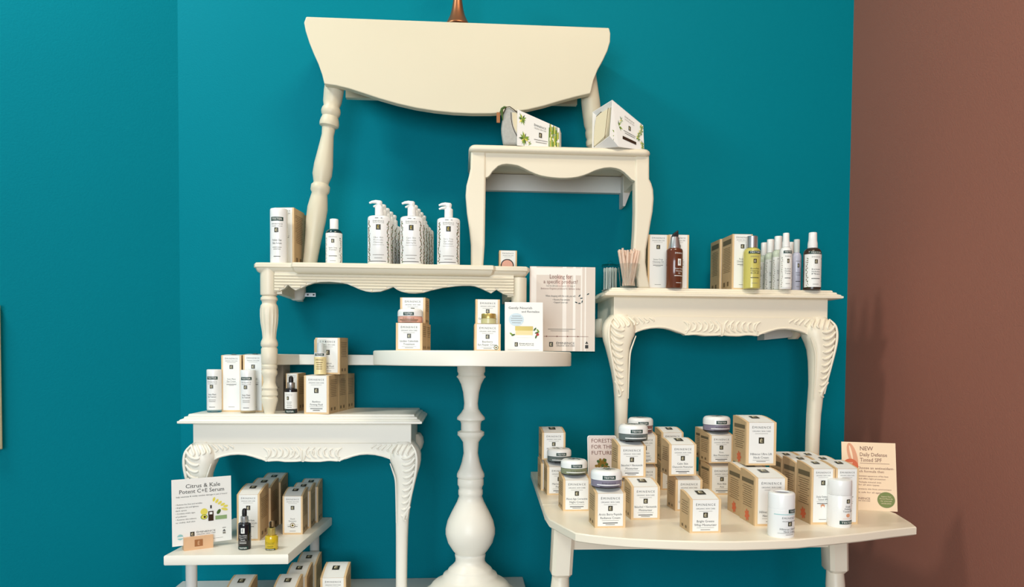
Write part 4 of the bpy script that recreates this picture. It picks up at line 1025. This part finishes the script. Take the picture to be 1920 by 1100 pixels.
for u_, n_, ti, row in specs:
    x0_ = X(u_, 450, yP)
    first = pump_bottle('frontmost white pump bottle of the ' + row + ' on the reeded console', (x0_, yP, Z2), rP, hP if row != 'right row' else hP * .985, ti, PGp, 0)
    for i in range(1, n_):
        lb = ('rear' if n_ == 2 else order[i]) + ' white pump bottle of the ' + row + ', counting from the front'
        dx = .0045 * i if n_ == 5 else -.001
        copy_tree(first, (x0_ + dx, yP + .043 * i, Z2), .10 if n_ == 5 else 0, lb)
# tester tube, boxes and toner
tester_tube('tall white tester tube at the left end of the reeded console', 506.7, 539, 487, 392, Z2, y=-.225, name=('Probiotic Clear', 'Skin Serum'), clear=False)
LG = 'boxes behind the tall tester tube'
bx('tall box right behind the tester tube at the left end of the reeded console', 513, 550, 0, 389, Z2, .07, ('Probiotic', 'Serum'), y=-.19, rot=R(-8), rise=0, w=.047, group=LG)
bx('rear tall box at the left end of the reeded console', 522, 558, 0, 396, Z2, .065, ('Probiotic', 'Serum'), y=-.108, rot=R(-8), rise=0, w=.047, group=LG)
def round_bottle(name, label, uL, uR, vT, z, y, body, cap, capf, capr=.6, labm=WHITE, title=(), group=None, labr=(.04, .82), strip=False, tapercap=False, leaf=True, neck=.35):
    t, r, h = cyl_item(name, label, 'bottle', uL, uR, vT + 60, vT, z, y, group)
    hb = h * (1 - capf)
    b = MB(); b.lathe([(r * .92, 0), (r, .0015), (r, hb * .86), (r * .96, hb * .92), (r * .8, hb * .97), (r * .55, hb)], body, 40)
    fn = wrap(r); l0, l1 = labr
    if labm: b.rect(fn, -r * 1.45, r * 1.45, hb * l0, hb * l1, labm, .0003, 18)
    c_ = INK
    b.text(fn, 'ÉMINENCE', 0, hb * .77, hb * .03, INKG, r * 1.0, True, .0006)
    logo(b, fn, 0, hb * .66, r * .36, hb * .10, off=.0006, n=3)
    for i, s_ in enumerate(title): b.text(fn, s_, 0, hb * (.48 - .055 * i), hb * .035, c_, r * 1.0, True, .0006)
    b.rect(fn, -r * .5, r * .5, hb * .25, hb * .265, c_, .0006, 6); b.rect(fn, -r * .35, r * .35, hb * .12, hb * .13, INKG, .0006, 6)
    if leaf and labm: leaves(b, fn, -r * 1.0, hb * .06, hb * .78, 16, r); leaves(b, fn, r * 1.0, hb * .06, hb * .78, 16, r)
    if strip: b.rect(fn, -r * .75, r * .75, hb * .84, hb * .905, GREENK, .0008, 10); b.text(fn, 'TESTER', 0, hb * .873, hb * .035, WHITE, r * 1.2, False, .0012)
    b.build('bottle', t)
    b = MB(); c0 = r * capr
    if tapercap: b.lathe([(c0, hb), (c0, hb + (h - hb) * .06), (c0 * .98, hb + (h - hb) * .3), (c0 * .86, hb + (h - hb) * .5), (c0 * .82, h - .001), (c0 * .75, h)], cap, 32)
    else: b.lathe([(c0, hb), (c0, h - .001), (c0 * .93, h)], cap, 32)
    b.build('cap', t); return t
round_bottle('toner_bottle', 'dark teal toner bottle with white label and cap, alone beside the turned leg', 611, 642, 411, Z2, -.2, TEALG, PLW, .215, .52, title=('Stone Crop', 'Toner'), labr=(.03, .88))
bx('small white box at the right rear of the reeded console', 939.3, 972.7, 0, 469.5, Z2, .04, ('Eye Cream',), y=-.085, rise=0)
# compact
yq = -.13; zc_ = Z2
t = empty('compact_case', 'round dark-rimmed compact standing in front of the small rear box', 'compact', (X(951, 492, yq), yq, zc_))
rc = .0165
b = MB(); b.lathe([(rc, -.003), (rc, .003)], BLACK, 36, (0, 0, rc), axis=Vector((0, -1, .12))); b.build('case', t)
b = MB(); b.lathe([(rc * .84, .0032), (rc * .84, .0036)], PINKJ, 36, (0, 0, rc), axis=Vector((0, -1, .12))); b.build('pressed_powder', t)

# ------------------------------------------------------------------ right carved console goods (Z4)
bxk = dict(rise=0)
BG4 = 'tall boxes on the right carved console'
yy4 = -.19
bx('left of the two tall boxes behind the amber bottle', 1221.5, 1260, 0, 440, Z4, .05, ('Stone Crop', 'Cleansing Oil'), y=yy4, group=BG4, **bxk)
bx('right of the two tall boxes behind the amber bottle', 1260.5, 1299, 0, 440, Z4, .05, ('Stone Crop', 'Cleansing Oil'), y=yy4, group=BG4, **bxk)
f4 = bx('front tall box with a dark bar on its side, behind the yellow oil bottle', 1381.5, 1419.5, 0, 439, Z4, .074, ('Rosehip', 'Cleansing Oil'), y=-.215, group=BG4, bar=True, **bxk)
product_box('rear tall box with a dark bar on its side, nearest the wall', f4['x'] - .004, f4['y'] + .077, Z4, f4['w'], .07, f4['h'], ('Rosehip', 'Oil'), 0, group=BG4, bar=True, **bxk)
# amber bottle with treatment pump
t, r, h = cyl_item('oil_bottle', 'amber bottle with silver collar and slanted black nozzle', 'bottle', 1249.5, 1279.5, 539, 431, Z4, y=-.222)
hb = h * .685
b = MB(); b.lathe([(r * .93, 0), (r, .002), (r, hb * .93), (r * .95, hb * .97), (r * .75, hb)], AMBER, 40)
fn = wrap(r, ang=.35); b.text(fn, 'ÉMINENCE', 0, hb * .86, hb * .035, WHITE, r * 1.1, True); b.rect(fn, -r * .2, r * .25, hb * .55, hb * .72, WHITE, .0004, 4); b.text(fn, 'É', r * .02, hb * .635, hb * .07, INK, None, True, .0008)
for i, s_ in enumerate(('Stone Crop', 'Cleansing', 'Oil')): b.text(fn, s_, 0, hb * (.48 - .06 * i), hb * .035, WHITE, r * (1.1, .9, .3)[i], True)
b.rect(fn, -r * .6, r * .6, hb * .29, hb * .305, WHITE, .0004, 6); b.rect(fn, -r * .4, r * .4, hb * .12, hb * .13, WHITE, .0004, 6)
b.build('bottle', t)
b = MB(); b.lathe([(r * .72, hb), (r * .72, hb + h * .02), (r * .5, h * .875), (r * .4, h * .88)], SILV, 36); b.build('collar', t)
b = MB(); b.add([(-r * .42, -r * .3, h * .88), (r * .42, -r * .3, h * .88), (r * .42, r * .3, h * .88), (-r * .42, r * .3, h * .88), (-r * .2, -r * .25, h * .94), (r * .38, -r * .25, h * 1.0), (r * .38, r * .25, h * 1.0), (-r * .2, r * .25, h * .94)], [(3, 2, 1, 0), (4, 5, 6, 7), (0, 1, 5, 4), (1, 2, 6, 5), (2, 3, 7, 6), (3, 0, 4, 7)], BLACK); b.build('nozzle', t, bevel=.002)
round_bottle('oil_bottle', 'pale yellow oil bottle with a silver cap, in front of the barred boxes', 1394.5, 1425.5, 443, Z4, -.235, YELL, SILV, .22, .62, labm=None, title=('Rosehip', 'Cleansing', 'Oil'), strip=True)
SGp = 'small spray and lotion bottles on the right console'
round_bottle('spray_bottle', 'front spray bottle with TESTER strip in the crowd left of the gap', 1462.5, 1484.5, 437, Z4, -.235, PLW, PLW, .25, .62, title=('Lotus', 'Detoxifying', 'Toner'), strip=True, tapercap=True, group=SGp)
for u0_, u1_, vt_, y_, bm, lb in ((1448, 1470, 443, -.185, PALEG, 'pale green bottle directly behind the front spray bottle, tallest of three'), (1434, 1455, 449, -.14, PALEG, 'pale green bottle second back from the front spray bottle'), (1423, 1443, 455, -.095, PALEG, 'pale green bottle farthest back, half hidden by the yellow oil bottle'), (1485, 1502, 449, -.175, LAV, 'slim lavender bottle with grey-white cap right of the front spray bottle'), (1475, 1491, 454, -.11, PALEG, 'pale bottle showing only its cap between the front spray bottle and the lavender one')):
    round_bottle('spray_bottle', lb, u0_, u1_, vt_, Z4, y_, bm, PLW if bm is PALEG else mat('grey_cap', (206, 210, 208), .3), .25, .62, labm=None if bm is LAV else WHITE, title=('Firm Skin', 'Toner'), group=SGp, tapercap=False)
round_bottle('spray_bottle', 'dark brown spray bottle with a leafy white label, rightmost on the console', 1508, 1539, 436, Z4, -.225, BROWNG, PLW, .27, .56, title=('Sweet', 'Hydration', 'Mist'), strip=True, tapercap=True, labr=(.06, .84), group=SGp)
# cup of paper-wrapped sticks
yc_ = -.222; xc_ = X(1179, 500, yc_); rc_ = .024
t = empty('glass_cup', 'clear tumbler holding a bundle of beige wrapped sticks', 'cup', (xc_, yc_, Z4))
b = MB(); b.lathe([(rc_ * .82, 0), (rc_ * .84, .001), (rc_ * 1.08, .056), (rc_ * 1.04, .056), (rc_ * .8, .003)], CLEAR, 40, capt=True); b.build('tumbler', t)
for i in range(64):
    a = rng.random() * 6.28; q1 = rng.uniform(.05, .62) * rc_; q2 = rng.uniform(.2, 1.12) * rc_
    tw = rng.uniform(.3, 1.5)
    p1 = (xc_ + q1 * math.cos(a), yc_ + q1 * math.sin(a), Z4 + .0045); p2 = (xc_ + q2 * math.cos(a + tw) * 1.05, yc_ + q2 * math.sin(a + tw), Z4 + rng.uniform(.076, .092))
    b = MB(); b.tube([p1, [(p1[j] + p2[j]) / 2 for j in range(3)], p2], .0026, STICK, 8)
    tag(b.build('wrapped_stick'), 'thin beige paper-wrapped stick bundled in the clear tumbler', 'stick', 'wrapped sticks in the tumbler')
# case of swabs
ysw = -.13; xs_ = X(1144, 520, ysw)
t = empty('swab_case', 'clear acrylic case of white swabs at the left rear of the right console', 'case', (xs_, ysw, Z4))
b = MB(); rs = .021
b.lathe([(rs, 0), (rs, .062), (rs * .95, .062), (rs * .95, .002)], CLEAR, 36); b.build('tub', t)
b = MB(); b.lathe([(rs * 1.03, .062), (rs * 1.03, .066), (rs * .3, .068)], CLEAR, 36)
b.tube([(rs * .3 * math.cos(a / 8 * math.pi), 0, .068 + rs * .35 * math.sin(a / 8 * math.pi)) for a in range(9)], .0014, CLEAR, 8); b.build('lid', t)
for i in range(24):
    a = i * 2.399; q1 = math.sqrt((i + .5) / 24) * rs * .82
    b = MB(); px_, py_ = xs_ + q1 * math.cos(a), ysw + q1 * math.sin(a)
    b.tube([(px_, py_, Z4 + .0035), (px_, py_, Z4 + .01), (px_, py_, Z4 + .047), (px_, py_, Z4 + .050), (px_, py_, Z4 + .056), (px_, py_, Z4 + .058)], [.0018, .0013, .0013, .0019, .0021, .0012], SWAB, 7)
    tag(b.build('cotton_swab'), 'white swab standing upright in the clear round case', 'swab', 'swabs in the clear case')

# ------------------------------------------------------------------ gift pouches (Z3)
def bamboo(b, fn, x0, x1, z0, z1, n, mt=LEAFG):
    for i in range(n):
        x = rng.uniform(x0, x1); z = rng.uniform(z0, z1)
        b.blob(fn, x, z, .009, .0016, (mt, LEAFD, YELP)[i % 3], .0005 + i * 8e-6, rng.choice([1.2, 1.6, 2.0, .6, 2.6]), 6)
# left: grey felt pouch in a printed sleeve
yp_ = -.229
A0 = [P(969, 272, yp_), P(1049, 275, yp_ + .03), P(1049, 240, yp_ + .03), P(970, 205, yp_)]
for p in A0[:2]: p.z = Z3
t = empty('gift_pouch', 'grey felt pouch in a bamboo-printed sleeve, left on the side table', 'pouch', (A0[0].x, A0[0].y, Z3))
o_ = A0[0].copy(); o_.z = Z3
def loc_(p): return p - o_
F4 = [loc_(p) for p in A0]; back = Vector((.008, .028, 0))
b = MB()
B4 = [p + back for p in F4]; B4[3] = B4[3] + Vector((0, 0, -.006)); B4[2] = B4[2] + Vector((0, 0, -.004))
b.add(F4 + B4, [(0, 1, 2, 3), (7, 6, 5, 4), (3, 2, 6, 7), (0, 4, 5, 1), (1, 5, 6, 2), (0, 3, 7, 4)], WHITE)
def fsl(x, z, o):       # x,z in 0..1
    p = F4[0] * (1 - x) * (1 - z) + F4[1] * x * (1 - z) + F4[2] * x * z + F4[3] * (1 - x) * z
    return tuple(p + Vector((-.3, -1, 0)).normalized() * o)
def star(b, fn, cx, cz, L, n, asp, k0=0):
    for i in range(n):
        a = 6.28 * i / n + rng.uniform(-.25, .25); ll = L * rng.uniform(.7, 1.1)
        ux, uz = math.cos(a), math.sin(a); px_, pz_ = -uz * .16, ux * .16
        q_ = [(0, 0), (.45 * ux + px_, .45 * uz + pz_), (ux, uz), (.45 * ux - px_, .45 * uz - pz_)]
        b.poly(fn, [(cx + p_[0] * ll, cz + p_[1] * ll * asp) for p_ in q_], (LEAFG, LEAFG, LEAFD, YELP)[i % 4], .0008 + (k0 + i) * 1e-5)
star(b, fsl, .12, .78, .10, 11, 1.9); star(b, fsl, .17, .22, .12, 12, 1.9, 12); star(b, fsl, .30, .10, .05, 6, 1.9, 26)
for i in range(34):
    x_ = .745 + .245 * (i % 12 + .5) / 12 + rng.uniform(-.006, .006); z0_ = min(.67, max(0, (i // 12) * .33 + rng.uniform(-.16, .16)))
    b.poly(fsl, [(x_ - .011, z0_), (x_ + .011, z0_ + .02), (x_ + .008, z0_ + .33), (x_ - .009, z0_ + .31)], (LEAFG, LEAFD, YELP, LEAFG)[i % 4], .0008 + i * 1e-5)
b.text(fsl, 'ÉMINENCE', .54, .74, .07, INK, .28, True, .0010, slant=0); b.text(fsl, 'ORGANIC SKIN CARE', .54, .64, .05, INKG, .28, False, .0010)
logo(b, fsl, .55, .44, .07, .17, off=.0008); b.rect(fsl, .40, .72, .25, .27, INKG, .001); b.rect(fsl, .44, .70, .17, .19, INKG, .001)
b.build('printed_sleeve', t, smooth=0)
b = MB()
# felt body bulging out of the sleeve's left end
def lp(u, v, y=yp_ + .004): return loc_(P(u, v, y))
out = [(971, 271), (945, 271), (943, 262), (940.6, 246), (940.4, 236), (941.5, 226), (944, 214), (948, 203), (951, 200), (957, 201), (963, 206), (971, 211)]
pts = [(lp(u, v).x, max(0, lp(u, v).z)) for u, v in out]
b.prism(pts, .003, .028, FELT); b.build('felt_body', t, bevel=.006, smooth=50)
b = MB(); b.tube([lp(*p, yp_ + .001) for p in ((943, 214), (949, 201), (956, 200), (963, 205), (970, 211))], .0011, BROWNG, 8)
b.tube([lp(*p, yp_ + .0035) for p in ((958, 211), (958.5, 222), (960.5, 235), (965, 247), (970.5, 257))], .0010, BROWNG, 8)
b.build('zipper', t)
b = MB(); b.prism([(p.x, p.z) for p in (lp(960, 211), lp(961, 225), lp(963, 238), lp(969, 250), lp(970, 211))], .0025, .0045, CREAMF); b.build('front_pocket', t, smooth=0)
b = MB(); q0 = lp(931, 211); q1 = lp(937.5, 231); b.box(q0.x, q1.x, 0, .0025, q1.z, q0.z, WOODD); b.build('leather_pull', t, bevel=.001)
b = MB(); b.tube([lp(*p, yp_ + .002) for p in ((937, 212), (941, 204), (946, 201), (950, 201))], [.0012, .0028, .003, .0015], LEAFD, 8)
b.tube([lp(*p, yp_ + .002) for p in ((941, 205), (941.5, 214), (942.5, 225))], [.003, .0026, .001], LEAFD, 8); b.build('green_trim', t)
# right: box with open left side and round cream case inside, tilted on its edge
yr_ = -.245
pts_px = dict(a=(1147, 187), b=(1205, 233), c=(1208, 271), d=(1152, 270), e=(1141, 256), f=(1110, 208), g=(1108, 271))
FA = P(1145, 255, yr_); FA.z = Z3 + .012
a_ = P(1148, 187, yr_); b_ = P(1206, 235, yr_ + .03); c_ = P(1208, 275, yr_ + .03); c_.z = Z3; d_ = P(1160, 275, yr_ + .006); d_.z = Z3; e_ = P(1143, 255, yr_)
f_ = P(1111, 210, yr_ + .035); g_ = P(1110, 275, yr_ + .035); g_.z = Z3
t = empty('gift_box', 'open-sided white gift box with leaf print, a cream case showing inside', 'gift box', (a_.x, yr_, Z3))
o2 = Vector((a_.x, yr_, Z3))
l = lambda p: p - o2
fr = [l(e_), l(d_), l(c_), l(b_), l(a_)]
shv = [l(a_), l(b_), l(c_), l(d_), l(e_), l(f_), l(g_)]
bk = Vector((-.045, .052, 0))
b = MB()
fB = l(b_) + (l(f_) - l(a_)); cB = l(c_) + Vector((l(f_).x - l(a_).x, .032, 0))
cB.z = 0
vs = [l(a_), l(b_), l(c_), l(d_), l(e_), l(f_), l(g_), fB, cB]
def slab(b, q, th, mt):
    n_ = (q[1] - q[0]).cross(q[2] - q[0]).normalized() * th; k_ = len(q)
    b.add(list(q) + [p - n_ for p in q], [tuple(range(k_)), tuple(range(2 * k_ - 1, k_ - 1, -1))] + [(i, i + k_, (i + 1) % k_ + k_, (i + 1) % k_) for i in range(k_)], mt)
slab(b, [vs[4], vs[3], vs[2], vs[1], vs[0]], .0012, WHITE)        # front face
slab(b, [vs[0], vs[1], vs[7], vs[5]], .0012, WHITE)               # top
slab(b, [vs[4], vs[6], vs[8], vs[2], vs[3]], .0012, PAINTG)       # bottom flap
slab(b, [vs[7], vs[8], vs[6], vs[5]], .0012, WHITE)               # back
slab(b, [vs[1], vs[2], vs[8], vs[7]], .0012, WHITE)               # far end
A_, B_, C_, E_ = l(a_), l(b_), l(c_), l(e_)
def fgb(x, z, o):
    p = (E_ * (1 - x) + C_ * x) * (1 - z) + (A_ * (1 - x) + B_ * x) * z
    n_ = (C_ - E_).cross(A_ - E_).normalized(); n_ = n_ if n_.y < 0 else -n_
    return tuple(p + n_ * o)
star(b, fgb, .20, .12, .16, 9, 1.6); star(b, fgb, .24, .40, .12, 7, 1.8, 10); star(b, fgb, .30, .62, .06, 5, 2, 20)
for k_ in range(7): star(b, fgb, rng.uniform(.80, .95), .08 + .13 * k_, .07, 7, 2.0, 30 + 8 * k_)
b.text(fgb, 'ÉMINENCE', .55, .80, .05, INKG, .3, True, .0012); b.text(fgb, 'ORGANIC SKIN CARE', .55, .72, .035, INKG, .3, False, .0012); logo(b, fgb, .56, .52, .07, .14, off=.001); b.rect(fgb, .38, .74, .34, .36, INKG, .0012); b.rect(fgb, .42, .72, .28, .30, INKG, .0012); b.rect(fgb, .36, .76, .07, .17, BROWNG, .0012)
b.build('printed_carton', t, smooth=0)
b = MB()
E1, F1, G1, A1_ = l(e_), l(f_), l(g_), l(a_)
ins = Vector((.006, -.001, 0)) * 0
def fo(x, z): return (G1 * (1 - x) + E1 * x) * (1 - z) + (F1 * (1 - x) + A1_ * x) * z
into = Vector((.03, .02, 0)).normalized()
rim = [fo(.07, .02), fo(.05, .3), fo(.08, .6), fo(.16, .84), (fo(.4, .88)), fo(.88, .86), fo(.86, .5), fo(.80, .10), fo(.45, .05)]
cn = sum(rim, Vector()) / len(rim)
v_ = [p + into * .008 for p in rim] + [cn + (p - cn) * .92 + into * .001 for p in rim] + [p + into * .05 for p in rim]
k_ = len(rim)
fs = [tuple(range(k_, 2 * k_))] + [(k_ + i, i, (i + 1) % k_, k_ + (i + 1) % k_) for i in range(k_)] + [(i, 2 * k_ + i, 2 * k_ + (i + 1) % k_, (i + 1) % k_) for i in range(k_)]
b.add(v_, [f[::-1] for f in fs], CREAMF); 
b.tube([p + into * .004 for p in rim[:5]], .0012, BROWNG, 8)
sm = [fo(.70, .06), fo(.76, .45), fo(.80, .85)]
b.tube([p - into * .0 + into * .001 for p in sm], .0008, INKB, 6)
b.build('cream_case', t, smooth=50)

# ------------------------------------------------------------------ light
def area(name, loc, tgt, sx, sy, power, col):
    ld = bpy.data.lights.new(name, 'AREA'); ld.shape = 'RECTANGLE'; ld.size = sx; ld.size_y = sy; ld.energy = power; ld.color = col
    o = bpy.data.objects.new(name, ld); COL.objects.link(o); o.location = loc
    o.rotation_euler = (Vector(tgt) - Vector(loc)).to_track_quat('-Z', 'Y').to_euler(); return o
area('window_daylight', (-.5, -3.5, 1.25), (.2, 0, .8), 1.5, 1.1, 57, (.84, .94, 1.0))
area('ceiling_lamp', (.5, -1.55, 2.97), (.35, -.2, .9), .8, .6, 30, (1.0, .86, .62))
area('added_wall_fill', (-1.3, -.95, 2.75), (-1.1, -.1, 1.5), .5, .25, 22, (.98, .96, .88))  # unseen fill light, added to brighten the upper left teal wall
w = bpy.data.worlds.new('world'); SC.world = w; w.use_nodes = True
w.node_tree.nodes['Background'].inputs[0].default_value = (.95, .97, 1.0, 1); w.node_tree.nodes['Background'].inputs[1].default_value = .34
SC.view_settings.view_transform = 'Standard'; SC.view_settings.look = 'None'; SC.view_settings.exposure = 0.0; SC.view_settings.gamma = 1.0
SC.view_settings.use_curve_mapping = False
